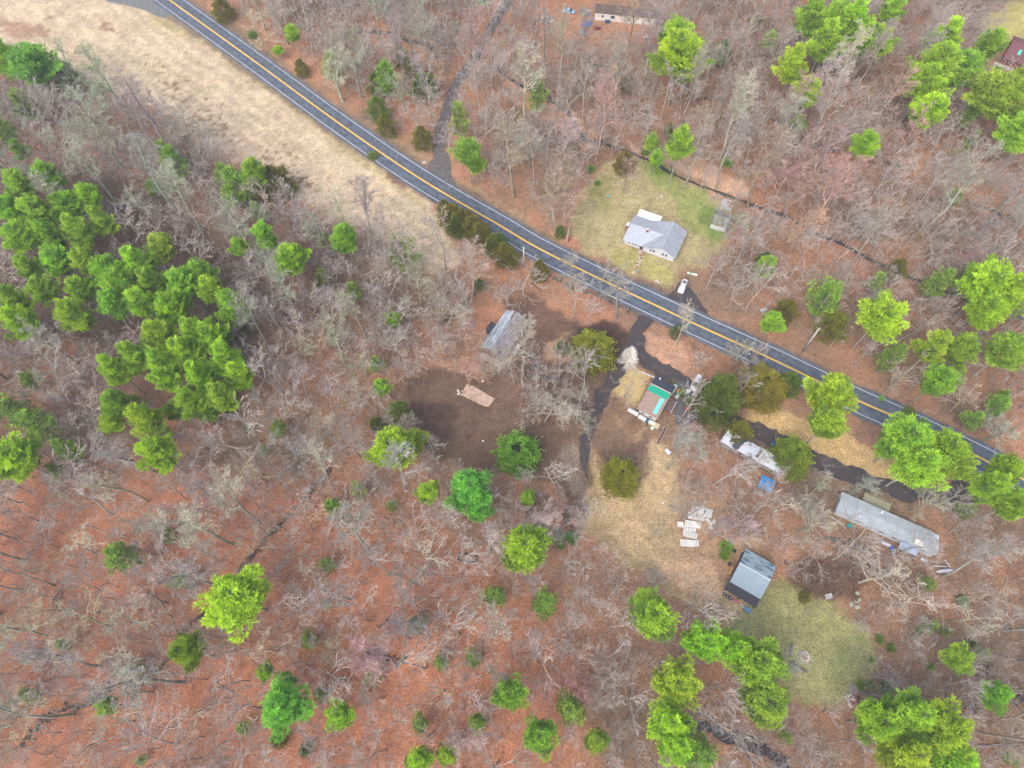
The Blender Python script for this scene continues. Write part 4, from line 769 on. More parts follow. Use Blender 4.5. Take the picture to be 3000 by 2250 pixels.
b = MB(); b.rbox(3.2, 12.5, 5.55, .5, 2.6, .06, ry=-.5); b.build('rust_sheet', mat('rust', S(150, 92, 70, .6), .9, .3, 3), rf)
for x in (1.6, 5.3): win(h, rsid, x, .5, 1.9, .8, 1.1)
win(h, rsid, 3.6, .5, 4.3, .7, .8)
b = MB(); b.box(-2.2, .3, 6.3, 9.2, 0, 2.2); b.build('lean_to', mat('dark_lean_to', S(70, 74, 84, .5), .8, .3, 2), h)
b = MB(); b.box(.2, 7.2, -1.0, .5, .1, .5)
for i in range(9): b.box(.3 + i * .8, .36 + i * .8, -1.0, -.94, .5, 1.3)
b.box(.2, 7.0, -1.02, -.92, 1.3, 1.38); b.build('front_porch', mat('weathered_rail', S(196, 184, 172, .65), .8, .15, 3), h)
b = MB(); b.box(6.9, 7.02, 1, 13.2, 1.2, 1.3); b.box(7.0, 8.6, 3.9, 6.6, 0, .3); b.build('side_porch', wsid, h)
b = MB(); b.rbox(8.1, 6.4, .9, 1.1, 1.9, .9, .2); tag_o = b.build('appliance', wsid, None, bevel=.1); tag(tag_o, 'white appliance standing at the right side of the old red house', 'appliance'); tag_o.location = h.location; tag_o.rotation_euler = h.rotation_euler
# --- small house with green tarp strip
h = site((1873, 1200), (1940, 1235), 2.6, 'small_house', 'small house with black and brown roof and bright green roof patch', 'house')
tan = mat('tan_roll_roof', S(172, 150, 134, .62), .9, .15, 2, col2=S(150, 130, 118, .62), bump=.02)
b = MB(); b.box(0, 4.9, .2, 10.4, 0, 2.5); b.prismx([(.2, 2.5), (10.4, 2.5), (8, 3.45)], .02, 4.88); b.build('wall', mat('pale_siding', S(206, 208, 206, .68), .7, .2, 2), h)
MB().slab([(-.7, .0, 2.6), (5.2, .0, 2.6), (5.2, 7.9, 3.6), (-.7, 7.9, 3.6)], .1).build('roof', tan, h)
MB().slab([(-.7, 7.9, 3.6), (5.2, 7.9, 3.6), (5.2, 10.8, 2.6), (-.7, 10.8, 2.6)], .1).build('black_roof_slope', mat('black_shingles', S(66, 76, 92, .6), .85, .12, 3), h)
MB().slab([(-.8, 5.75, 3.36), (5.0, 5.75, 3.36), (5.0, 7.6, 3.595), (-.8, 7.6, 3.595)], .03).build('green_roof_patch', mat('green_sheet', S(0, 168, 136, .6), .5, .03, 1), h)
MB().slab([(3.35, .9, 2.745), (4.35, .9, 2.745), (4.35, 5.5, 3.33), (3.35, 5.5, 3.33)], .03).build('teal_roof_strip', mat('teal_sheet', S(108, 214, 212, .75), .5, .03, 1), h)
b = MB(); b.box(-.7, 5.2, 7.72, 7.9, 3.6, 3.68); b.build('ridge_trim', mat('pinkish_trim', S(214, 190, 184, .65), .7, .05, 2), h)
b = MB(); b.slab([(5.3, 3.6, 2.1), (7.2, 3.4, 1.9), (7.3, 7.4, 1.9), (5.3, 7.5, 2.1)], .1); b.box(5.4, 5.5, 3.7, 3.8, 0, 2); b.box(7.0, 7.1, 3.6, 3.7, 0, 1.8); b.box(7.0, 7.1, 7.1, 7.2, 0, 1.8); b.build('side_porch', mat('brown_roll_roof', S(104, 90, 86, .6), .9, .2, 2), h)
MB().box(7.22, 7.34, 3.5, 7.4, 1.7, 1.95).build('porch_fascia', wsid, h)
win(h, None, 1.2, .2, 1.5, .9, .8); win(h, None, 3.4, .2, 1.5, .9, .8)
MB().box(.5, .9, 10.4, 10.75, 0, 3.3).build('stove_pipe', wsid, h)
def at(h, x, y): a = h.rotation_euler[2]; return (h.location.x + x * math.cos(a) - y * math.sin(a), h.location.y + x * math.sin(a) + y * math.cos(a))
def prop(name, label, cat, px, py, rz=0, group=None): x, y = G(px, py); return thing(name, label, cat, (x, y, 0), rz, group)
def simple(name, label, cat, b, m, px, py, rz=0, bevel=0, group=None, smooth=False):
    o = b.build(name, m, None, bevel, smooth); x, y = G(px, py); o.location = (x, y, 0); o.rotation_euler = (0, 0, rz); return tag(o, label, cat, group)
a_ = h.rotation_euler[2]
p = thing('propane_tank', 'long silver white propane tank at lower left corner of small house', 'tank', (*at(h, -1.2, -.6), 0), a_)
MB().tube([(-1.5, 0, .85), (-1.4, 0, .85), (1.4, 0, .85), (1.5, 0, .85)], [.25, .55, .55, .25], 14).build('tank_body', mat('tank_paint', S(216, 218, 222, .72), .4, .1, 3), p, smooth=False)
b = MB(); b.box(-1, -.8, -.4, .4, 0, .4); b.box(.8, 1, -.4, .4, 0, .4); b.build('cradle', mat('dark_steel', (.05, .05, .05), .6, .2, 3), p)
MB().tube([(0, 0, 1.35), (0, 0, 1.55)], .18, 10).build('valve_dome', wsid, p)
for k, (x, y, w_, d_, hh, c, nm, lb) in enumerate([(1.6, -.95, 2.0, .8, 1.1, (214, 216, 214), 'storage_bin', 'white storage bin against the lower wall of the small house'), (3.0, -.9, .8, .8, 1.0, (40, 90, 120), 'storage_bin', 'blue tarp topped bin between two white bins'), (4.3, -.8, 1.7, .8, .9, (226, 224, 206), 'storage_bin', 'cream white storage bin nearest the tan landing')]):
    b = MB(); b.box(-w_ / 2, w_ / 2, -d_ / 2, d_ / 2, 0, hh); b2 = MB(); b2.box(-w_ / 2 - .05, w_ / 2 + .05, -d_ / 2 - .05, d_ / 2 + .05, hh, hh + .1)
    t = thing(nm, lb, 'storage bin', (*at(h, x, y), 0), a_); m_ = mat('bin_%d' % k, S(*c, .7), .6, .08, 2); b.build('box', m_, t, bevel=.04); b2.build('lid', m_, t, bevel=.03)
t = thing('wooden_landing', 'square tan wooden landing at the lower right corner of small house', 'landing', (*at(h, 5.6, -.8), 0), a_)
wood = mat('tan_planks', S(206, 192, 150, .66), .8, .12, 3, stretch=(1, 8, 1)); b = MB()
for i in range(8): b.box(-.85 + i * .21, -.66 + i * .21, -.8, .8, .5, .56)
b.build('deck', wood, t); b = MB()
for x in (-.75, .75):
    for y in (-.7, .7): b.box(x - .06, x + .06, y - .06, y + .06, 0, .5)
b.build('legs', wood, t)
# ladder-like stair
L0, L1 = G(1951, 1252), G(1925, 1303); t = thing('garden_stair', 'long narrow stair with dark red treads running down from the landing', 'stair', (L1[0], L1[1], 0), math.atan2(*(L0 - L1)[::-1])); Ln = float(np.linalg.norm(L0 - L1)); b = MB()
for s_ in (-.38, .38): b.box(0, Ln, s_ - .05, s_ + .05, .1, .3)
b.build('stringer', mat('grey_rail', S(190, 184, 180, .65), .8, .1, 3), t); b = MB()
for i in range(int(Ln / .42)): b.box(.15 + i * .42, .36 + i * .42, -.33, .33, .2, .27)
b.build('treads', mat('red_treads', S(120, 70, 72, .6), .8, .2, 3), t)
simple('retaining_board', 'pale board edging between driveway and lawn left of black roof', 'board', MB().box(-2.1, 2.1, -.12, .12, 0, .35), wsid, 1899, 1099, math.radians(-30))
for px, py, rr, lb, c in ((1972, 1144, (1.0, 2.4, 1.5), 'pale grey entry stoop beside the black roof corner', (190, 196, 196)), (1985, 1160, (.9, 2.0, .5), 'light grey plank step beside the gravel yard', (186, 186, 184))):
    simple('entry_stoop', lb, 'step', MB().box(-rr[0] / 2, rr[0] / 2, -rr[1] / 2, rr[1] / 2, 0, rr[2]), mat('stoop_%d' % rr[1], S(*c, .65), .8, .1, 3), px, py, a_, bevel=.04)
simple('garbage_bin', 'dark green bin between the stoop and brown side roof', 'bin', MB().tube([(0, 0, 0), (0, 0, .9)], [.28, .38], 10), mat('green_plastic', S(0, 120, 90, .6), .5, .1, 2), 1979, 1156)
simple('orange_tarp', 'small crumpled orange tarp by the entry stoop', 'tarp', MB().rock((0, 0, .15), .9, flat=.35), mat('orange_cloth', S(224, 150, 96, .65), .8, .2, 3), 1990, 1148)
simple('water_barrel', 'blue and white barrel at the lower corner of brown side roof', 'barrel', MB().tube([(0, 0, 0), (0, 0, .45), (0, 0, .95)], [.3, .36, .3], 12), mat('blue_barrel', S(90, 160, 200, .65), .5, .2, 2), 1965, 1205)
simple('red_wheelbarrow', 'red garden cart lying under the dark spruce', 'cart', MB().box(-.7, .7, -.45, .45, .25, .6).tube([(-.9, 0, .2), (-.7, 0, .2)], .22, 10).box(.7, 1.3, -.4, -.34, .4, .46).box(.7, 1.3, .34, .4, .4, .46), mat('red_paint', S(220, 92, 82, .65), .6, .15, 2), 2016, 1197, .4, bevel=.03)
simple('metal_cart_frame', 'folded silver ladder frame by the gravel yard edge', 'ladder', MB().box(-1.1, 1.1, -.25, -.19, .15, .25).box(-1.1, 1.1, .19, .25, .15, .25).box(-.8, -.74, -.19, .19, .17, .23).box(0, .06, -.19, .19, .17, .23).box(.7, .76, -.19, .19, .17, .23), mat('silver', S(200, 204, 210, .7), .4, .05, 2), 2010, 1180, -1.0)
simple('birdbath', 'small white and mint box on the brush below small house', 'box', MB().box(-.4, .4, -.35, .35, 0, .6).prism([(-.45, .6), (.45, .6), (0, .85)], -.4, .4), mat('mint', S(190, 226, 214, .7), .6, .1, 2), 1911, 1256, .3)
simple('metal_sheet', 'pale blue grey panel lying tilted in the tan grass below the stair', 'panel', MB().rbox(0, 0, .5, 1.5, .9, .06, .0, .3).box(-.05, .05, -.05, .05, 0, .5), mat('pale_panel', S(196, 206, 226, .7), .5, .05, 2), 1956, 1325, -.9)
simple('tyre', 'black tyre lying below the white storage bins', 'tyre', MB().torus((0, 0, .12), .34, .12, 16, 6), mat('rubber', (.025, .025, .027), .8, .2, 4), 1894, 1245)
# --- mobile home under the spruce
h = site((2112, 1293), (2290, 1390), 2.9, 'mobile_home', 'narrow mobile home with patchy white roof coating under dark spruce', 'mobile home')
patchy = mat('patchy_white_roof', S(222, 228, 236, .58), .7, .1, .33, col2=S(88, 96, 104, .45), thr=(.42, .49))
gw = mat('grey_trailer_side', S(168, 164, 160, .62), .7, .12, 1.2, stretch=(1, 1, .3))
b = MB(); b.box(.2, 16.2, .15, 3.75, .35, 2.75); b.build('wall', gw, h)
r_ = MB(); r_.slab([(-.1, 0, 2.78), (16.3, 0, 2.78), (16.1, 1.95, 3.05), (0, 1.95, 3.05)], .1); r_.slab([(0, 1.95, 3.05), (16.1, 1.95, 3.05), (14.6, 3.2, 2.9), (12, 3.9, 2.78), (.2, 3.9, 2.78)], .1); rf = r_.build('roof', patchy, h)
b = MB()
for x, y in ((2.0, 1.2), (7.5, .7), (9.6, 2.6), (12.2, 1.0), (5.2, 3.0)): b.tube([(x, y, 2.9), (x, y, 3.3)], .14, 8)
b.build('vent', mat('dark_vent', (.05, .05, .06), .6, .2, 3), rf)
b = MB(); b.slab([(8.9, .8, 3.02), (9.6, .7, 3.02), (9.9, 3.3, 3.1), (9.3, 3.3, 3.1)], .02); b.build('bare_patch', mat('rusty_brown', S(124, 110, 96, .6), .9, .2, 2), rf)
b = MB(); b.box(.2, 16.2, .0, .15, .05, .5); b.build('skirting', mat('brown_skirt', S(120, 104, 96, .6), .8, .2, 2), h)
for x in (3.2, 6.8, 10.4, 14.0): win(h, None, x, .15, 1.75, .9, .6)
MB().box(5.0, 5.8, .08, .15, .5, 2.4).build('door', mat('brown_door', S(110, 92, 84, .6), .6, .1, 2), h)
MB().slab([(2.9, 4.6, .9), (8.2, 4.6, .9), (8.2, 3.9, .9), (2.9, 3.9, .9)], .1).build('rear_walkway', mat('grey_deck', (0, 0, 0)), h)
# tarp covered shed
t = prop('tarp_covered_shed', 'square shed covered by a faded blue tarp below mobile home', 'shed', 2241, 1423, math.radians(-32)); b = MB(); b.box(-1.6, 1.6, -1.5, 1.5, 0, 1.5); b.build('wall', mat('dark_planks', S(110, 96, 88, .6), .9, .2, 2), t)
r_ = MB(); r_.slab([(-1.8, -1.7, 1.52), (1.8, -1.7, 1.52), (1.8, 0, 1.85), (-1.8, 0, 1.85)], .04); r_.slab([(-1.8, 0, 1.85), (1.8, 0, 1.85), (1.8, 1.7, 1.52), (-1.8, 1.7, 1.52)], .04)
r_.build('tarp', mat('blue_tarp', S(40, 150, 222, .7), .5, .1, .9, col2=S(150, 170, 196, .66), thr=(.42, .5)), t)
simple('plank_pile', 'pale weathered planks on leaves just below the blue tarp shed', 'planks', MB().rbox(0, 0, .1, 2.6, .5, .2, .1).rbox(.2, .5, .1, 2.2, .3, .15, -.1).rbox(-.3, -.4, .1, 2.0, .3, .12, .3), mat('weathered_wood', S(186, 176, 166, .62), .9, .2, 2), 2222, 1446, -.6)
simple('blue_barrel', 'dark blue barrel beside the loop driveway', 'barrel', MB().tube([(0, 0, 0), (0, 0, .5), (0, 0, 1)], [.42, .48, .42], 12), mat('deep_blue', S(60, 110, 160, .6), .5, .1, 2), 2262, 1302)
# --- long mobile home
h = site((2452, 1496), (2741, 1626), 2.9, 'mobile_home', 'long pale grey mobile home with wooden deck at the lower right', 'mobile home')
pale = mat('pale_grey_roof', S(188, 198, 204, .56), .8, .12, .7, col2=S(174, 186, 190, .52), bump=.01)
b = MB(); b.box(.15, 23.0, .12, 5.0, .4, 2.8); b.build('wall', mat('pale_blue_siding', S(196, 208, 218, .66), .6, .06, 2, stretch=(1, 1, 6)), h)
r_ = MB(); r_.slab([(-.25, 0, 2.85), (23.2, 0, 2.85), (23.3, 2.6, 3.25), (-.1, 2.6, 3.25)], .1); r_.slab([(-.1, 2.6, 3.25), (23.3, 2.6, 3.25), (21.4, 5.2, 2.85), (-.3, 5.2, 2.85)], .1); rf = r_.build('roof', pale, h)
b = MB()
for x, y, s_ in ((5.2, .9, .3), (13, 1.3, .2), (18.0, 2.4, .22), (20.3, 1.9, .2), (9.5, 4.4, .3), (22, 3.0, .2)): b.box(x - s_, x + s_, y - s_, y + s_, 2.95, 3.45)
b.build('roof_vent', wsid, rf)
for x in (5.4, 11.0, 14.1): win(h, None, x, .12, 1.9, 1.3, .7)
for x in (17.6, 20.6): win(h, None, x, .12, 1.9, 1.0, .7)
b = MB(); b.box(.15, 23, .06, .12, .02, .4); b.build('skirting', mat('tan_skirt', S(186, 172, 150, .62), .8, .15, 2), h)
b = MB()
for i in range(32): b.box(5.4 + i * .2, 5.57 + i * .2, 5.25, 8.5, .7, .76)
dk = b.build('deck', mat('mossy_deck', S(186, 186, 158, .62), .9, .2, 1.2, col2=S(150, 152, 118, .6), stretch=(6, 1, 1)), h)
b = MB()
for x in (5.5, 8.6, 11.7):
    for y in (5.5, 8.4): b.box(x - .08, x + .08, y - .08, y + .08, 0, 1.5 if y > 6 else .7)
b.box(5.4, 11.8, 8.42, 8.5, 1.45, 1.52); b.build('railing', mat('mossy_deck', (0, 0, 0)), dk)
b = MB(); b.slab([(15.4, -1.9, 2.0), (19.6, -1.9, 2.0), (19.6, 0, 2.3), (15.4, 0, 2.3)], .08)
for x in (15.5, 19.4): b.box(x, x + .1, -1.8, -1.7, 0, 2)
b.build('porch_roof', mat('blue_grey_metal', S(160, 176, 196, .66), .5, .2, 1), h)
t0 = h
for nm, lb, ct, x, y, sx, sy, sz, c in (('cooler', 'white box on the porch roof edge of the long mobile home', 'box', 18.8, .9, 1.8, 1.2, .5, (232, 228, 214)), ):
    b = MB(); b.box(-sx / 2, sx / 2, -sy / 2, sy / 2, 3.0, 3.0 + sz); MB()
    o = b.build('roof_hatch', mat('cream_box', S(*c, .72), .6, .05, 2), h); o.location = (x, y, 0)
simple('white_bin', 'white long bin lying on grass left of the porch of long mobile home', 'bin', MB().box(-1.1, 1.1, -.35, .35, 0, .6), wsid, 2594, 1595, math.radians(-28), bevel=.1)
simple('lumber_stack', 'two long grey boards beside the long mobile home wall', 'boards', MB().box(-2.4, 2.4, -.3, -.12, 0, .15).box(-2.2, 2.6, .1, .28, 0, .15), mat('grey_boards', S(178, 168, 168, .62), .9, .15, 3), 2572, 1580, math.radians(-26))
simple('satellite_dish', 'teal round dish on leaves below the long mobile home', 'dish', MB().tube([(0, 0, .05), (0, 0, .2), (0, 0, .45)], [.1, .45, .62], 16), mat('teal_plastic', S(30, 150, 150, .65), .5, .1, 2), 2487, 1541)
simple('drain_pipe', 'thin white pipe bent beyond the left corner of long mobile home', 'pipe', MB().tube([(-2, .8, .1), (-.6, .3, .1), (.8, -.4, .1), (1.3, -1.2, .1)], .09, 6), wsid, 2460, 1531, -.3)
simple('step_ladder', 'white step ladder standing below the porch of the long mobile home', 'ladder', MB().box(-.3, -.22, -1.3, 1.3, .6, .7).box(.22, .3, -1.3, 1.3, .6, .7).box(-.25, .25, -1, -.85, .6, .7).box(-.25, .25, -.4, -.25, .6, .7).box(-.25, .25, .2, .35, .6, .7).box(-.25, .25, .8, .95, .6, .7).box(-.3, .3, -.05, .05, 0, .6), wsid, 2615, 1625, -.1)
simple('blue_tub', 'blue tub under the porch corner of the long mobile home', 'tub', MB().tube([(0, 0, 0), (0, 0, .5)], [.4, .55], 12), mat('blue_tub', S(50, 100, 190, .6), .5, .1, 2), 2610, 1607)
simple('covered_canoe', 'white boat hull lying among branches right of the long mobile home', 'boat', MB().tube([(-2.1, 0, .3), (-1.2, 0, .35), (0, 0, .4), (1.2, 0, .35), (2.1, 0, .3)], [.08, .42, .5, .42, .08], 12), wsid, 2766, 1673, .05)
simple('white_gutter_piece', 'white gutter length leaning near the boat hull', 'gutter', MB().box(-1.6, 1.6, -.1, .1, .2, .4).rbox(1.9, .7, .3, .2, 1.9, .15, .5), wsid, 2752, 1660, -.1)
simple('white_crate', 'white and blue crate by the far right corner of long mobile home', 'crate', MB().box(-.8, .8, -.3, .3, 0, .5), wsid, 2705, 1642, -.6, bevel=.05)
# --- metal roofed shed
h = site((2138, 1704), (2227, 1755), 3.0, 'metal_roof_shed', 'square shed with pale blue metal roof and black lean-to', 'shed')
mroof = mat('pale_metal_roof', S(146, 172, 186, .52), .45, .06, .6, spec=.5); mroof2 = mat('stained_metal_roof', S(164, 188, 198, .52), .5, .2, .9, col2=S(100, 126, 142, .45), stretch=(.6, 1.6, 1), thr=(.36, .52), spec=.4)
b = MB(); b.box(.2, 7.3, .2, 8.6, 0, 2.9); b.prismx([(.2, 2.9), (8.6, 2.9), (4.7, 4.1)], .22, 7.28); b.build('wall', mat('grey_shed_boards', S(110, 104, 100, .6), .9, .2, 2), h)
MB().slab([(0, 0, 3.0), (7.5, 0, 3.0), (7.6, 4.7, 4.2), (.05, 4.7, 4.2)], .07).build('roof', mroof, h)
MB().slab([(.05, 4.7, 4.2), (7.6, 4.7, 4.2), (7.7, 8.9, 3.0), (.2, 8.9, 3.0)], .07).build('stained_roof_slope', mroof2, h)
b = MB(); b.rbox(3.8, 4.7, 4.22, 7.6, .25, .06); b.build('ridge_cap', mat('pale_ridge', S(200, 214, 222, .7), .5, .05, 2), h)
MB().slab([(-.4, -2.0, 2.2), (7.5, -2.0, 2.2), (7.5, 0.05, 2.75), (-.2, .05, 2.75)], .08).build('lean_to_roof', mat('tarred_roof', S(66, 66, 76, .55), .8, .3, 1.5, col2=S(104, 108, 112, .55), thr=(.30, .38)), h)
b = MB()
for x in (-.2, 3.5, 7.2): b.box(x, x + .12, -1.9, -1.78, 0, 2.1)
b.build('posts', mat('post_wood', S(120, 96, 76, .6), .9, .2, 3), h)
a_ = h.rotation_euler[2]
for k, (x, lb) in enumerate(((.5, 'leftmost tyre of the three leaning on black lean-to'), (1.35, 'middle tyre of the three leaning on black lean-to'), (2.1, 'right tyre of the three leaning on black lean-to'))):
    t = thing('tyre', lb, 'tyre', (*at(h, x, -2.5), 0), a_, 'tyres by the metal roofed shed'); MB().torus((0, 0, .16), .3, .14, 18, 8).build('tread', mat('rubber', (0, 0, 0)), t); MB().tube([(0, 0, .1), (0, 0, .22)], .19, 12).build('rim', mat('rim_metal', S(170, 196, 200, .7), .4, .1, 3), t)
for nm, lb, ct, x, y, c, sz in (('pink_box', 'pink box in front of the black lean-to', 'box', 3.4, -2.4, (206, 120, 140), (1.3, .5, .5)), ('white_bucket', 'white bucket pair in front of the black lean-to', 'bucket', 5.0, -2.7, (210, 208, 204), (.9, .8, .6)), ('grill_cart', 'grey blue covered cart at the right end of black lean-to', 'cart', 6.3, -3.0, (110, 140, 166), (1.5, 1.1, .9)), ('wooden_door_panel', 'tan wooden panel leaning on the left wall of metal roofed shed', 'panel', -.5, 3.2, (206, 160, 96), (.5, 1.9, .9)), ('black_drum', 'black drum beside the tan panel at metal roofed shed', 'drum', -1.3, 4.5, (40, 44, 52), (.8, .8, .8)), ('black_tub', 'black tub with green lid left of the metal roofed shed', 'tub', -1.6, 8.0, (36, 50, 46), (1.0, .7, .5))):
    b = MB(); b.box(-sz[0] / 2, sz[0] / 2, -sz[1] / 2, sz[1] / 2, 0, sz[2]); 
    if nm == 'white_bucket': b = MB(); b.tube([(-.25, 0, 0), (-.25, 0, .45)], [.2, .26], 10); b.tube([(.35, -.2, 0), (.35, -.2, .45)], [.2, .26], 10)
    if nm in ('black_drum',): b = MB(); b.tube([(0, 0, 0), (0, 0, .9)], .36, 12)
    if nm == 'grill_cart': b.tube([(-.75, 0, .18), (-.65, 0, .18)], .18, 10); b.box(.75, 1.0, -.4, .4, .6, .66)
    o = b.build(nm, mat('m_' + nm, S(*c, .65), .6, .12, 2), None, bevel=.04 if nm not in ('black_drum', 'white_bucket') else 0); x_, y_ = at(h, x, y); o.location = (x_, y_, 0); o.rotation_euler = (0, 0, a_); tag(o, lb, ct)
# --- garden sheds by the white house
h = site((2083, 654), (2130, 669), 2.2, 'garden_shed', 'mossy grey shingled garden shed with white front right of white house', 'shed')
b = MB(); b.box(.1, 4.7, .1, 5.6, 0, 2.1); b.prismx([(.1, 2.1), (5.6, 2.1), (2.9, 3.0)], .12, 4.68); b.build('wall', wsid, h)
moss = mat('mossy_shingles', S(142, 150, 158, .6), .9, .2, .8, col2=S(128, 124, 72, .6), thr=(.42, .52))
MB().slab([(0, -.1, 2.15), (4.8, -.1, 2.15), (4.8, 2.9, 3.1), (0, 2.9, 3.1)], .08).build('roof', moss, h); MB().slab([(0, 2.9, 3.1), (4.8, 2.9, 3.1), (4.8, 5.8, 2.15), (0, 5.8, 2.15)], .08).build('rear_roof_slope', moss, h)
b = MB(); b.box(1.0, 2.3, .04, .1, .1, 1.9); b.build('door', mat('shed_door', S(200, 204, 206, .7), .6, .05, 2), h)
t = prop('small_pump_house', 'little flat roofed outbuilding with leaf covered roof behind garden shed', 'shed', 2127, 606, math.radians(-18)); b = MB(); b.box(-1.6, 1.6, -1.2, 1.2, 0, 1.6); b.build('wall', wsid, t); MB().slab([(-1.8, -1.4, 1.65), (1.8, -1.4, 1.65), (1.8, 1.4, 1.8), (-1.8, 1.4, 1.8)], .08).build('roof', mat('leafy_grey_roof', S(186, 188, 192, .64), .9, .1, 1.0, col2=S(176, 136, 92, .6), thr=(.42, .5)), t)
# --- far mobile home (top)
h = site((1742, 37), (1927, 55), 2.9, 'mobile_home', 'far long tan sided mobile home with dark mossy roof at the top', 'mobile home')
b = MB(); b.box(.2, 22.3, .15, 4.3, .3, 2.8); b.build('wall', mat('cream_siding', S(222, 214, 206, .72), .7, .1, 1), h)
MB().slab([(-.1, 0, 2.85), (22.5, 0, 2.85), (22.8, 4.5, 3.05), (-.2, 4.9, 3.05)], .1).build('roof', mat('mossy_dark_roof', S(106, 92, 84, .6), .9, .25, .5, col2=S(132, 122, 62, .6), thr=(.30, .40)), h)
for x, w_ in ((6.6, 1.3), (3.0, .8), (12.5, .9), (19.4, .7)): win(h, None, x, .15, 1.7, w_, .9, fr=mat('dark_frame', (.1, .1, .11), .5, .1, 3) if w_ > 1 else None)
MB().box(10.5, 11.3, .08, .15, .4, 2.4).build('door', wsid, h)
MB().box(.2, 22.3, .06, .14, .02, .3).build('skirting', wsid, h)
# --- red roofed house (upper right)
h = site((2940, 170), (3000, 190), 3.0, 'maroon_roof_house', 'red house with maroon roof and small teal skylight at upper right', 'house')
b = MB(); b.box(.3, 14, 1.0, 12.0, 0, 2.9); b.prismx([(1.0, 2.9), (12.0, 2.9), (6.8, 5.1)], .32, 13.98); b.build('wall', mat('barn_red', S(136, 62, 44, .6), .8, .2, 1, stretch=(6, 6, 1)), h)
mr = mat('maroon_roof', S(122, 82, 86, .62), .85, .12, 2, bump=.02)
MB().slab([(0, 0, 2.95), (14.3, 0, 2.95), (14.3, 6.8, 5.3), (0, 6.8, 5.3)], .12).build('roof', mr, h); MB().slab([(0, 6.8, 5.3), (14.3, 6.8, 5.3), (14.3, 12.8, 3.1), (0, 12.8, 3.1)], .12).build('rear_roof_slope', mr, h)
MB().slab([(3.2, 2.6, 3.95), (4.1, 2.6, 3.95), (4.1, 4.4, 4.58), (3.2, 4.4, 4.58)], .12).build('skylight', mat('teal_glass', S(90, 206, 190, .7), .2, .05, 1, spec=.6), h)
MB().box(-1.5, 5, -1.0, .9, .1, .35).build('patio', mat('pale_patio', S(214, 202, 190, .65), .9, .1, 2), h)
win(h, None, 3, 1.0, 1.6, 1.0, .9); win(h, None, 6.5, 1.0, 1.6, 1.0, .9)
# --- concrete slab
P4 = [G(*p) for p in ((1367, 1125), (1386, 1131), (1441, 1164), (1452, 1168), (1431, 1193), (1408, 1186), (1352, 1158), (1358, 1146))]
c = np.mean(P4, 0); b = MB(); b.slab([(p[0] - c[0], p[1] - c[1], .28) for p in P4][::-1], .3); o = b.build('concrete_slab', mat('bare_concrete', S(196, 172, 152, .66), .9, .12, .8, col2=S(166, 140, 122, .64), bump=.02), None, bevel=.03); o.location = (c[0], c[1], 0); tag(o, 'bare tan concrete slab lying in the brown dirt clearing', 'concrete slab')
b = MB(); r = random.Random(3)
for i in range(14): b.rock((r.uniform(-1, 1), r.uniform(-.8, .8), .1), r.uniform(.12, .35), rng=r)
simple('rubble_pile', 'small pile of pale broken concrete at the left end of slab', 'rubble', b, mat('pale_rubble', S(214, 196, 182, .66), .9, .15, 2), 1350, 1150)

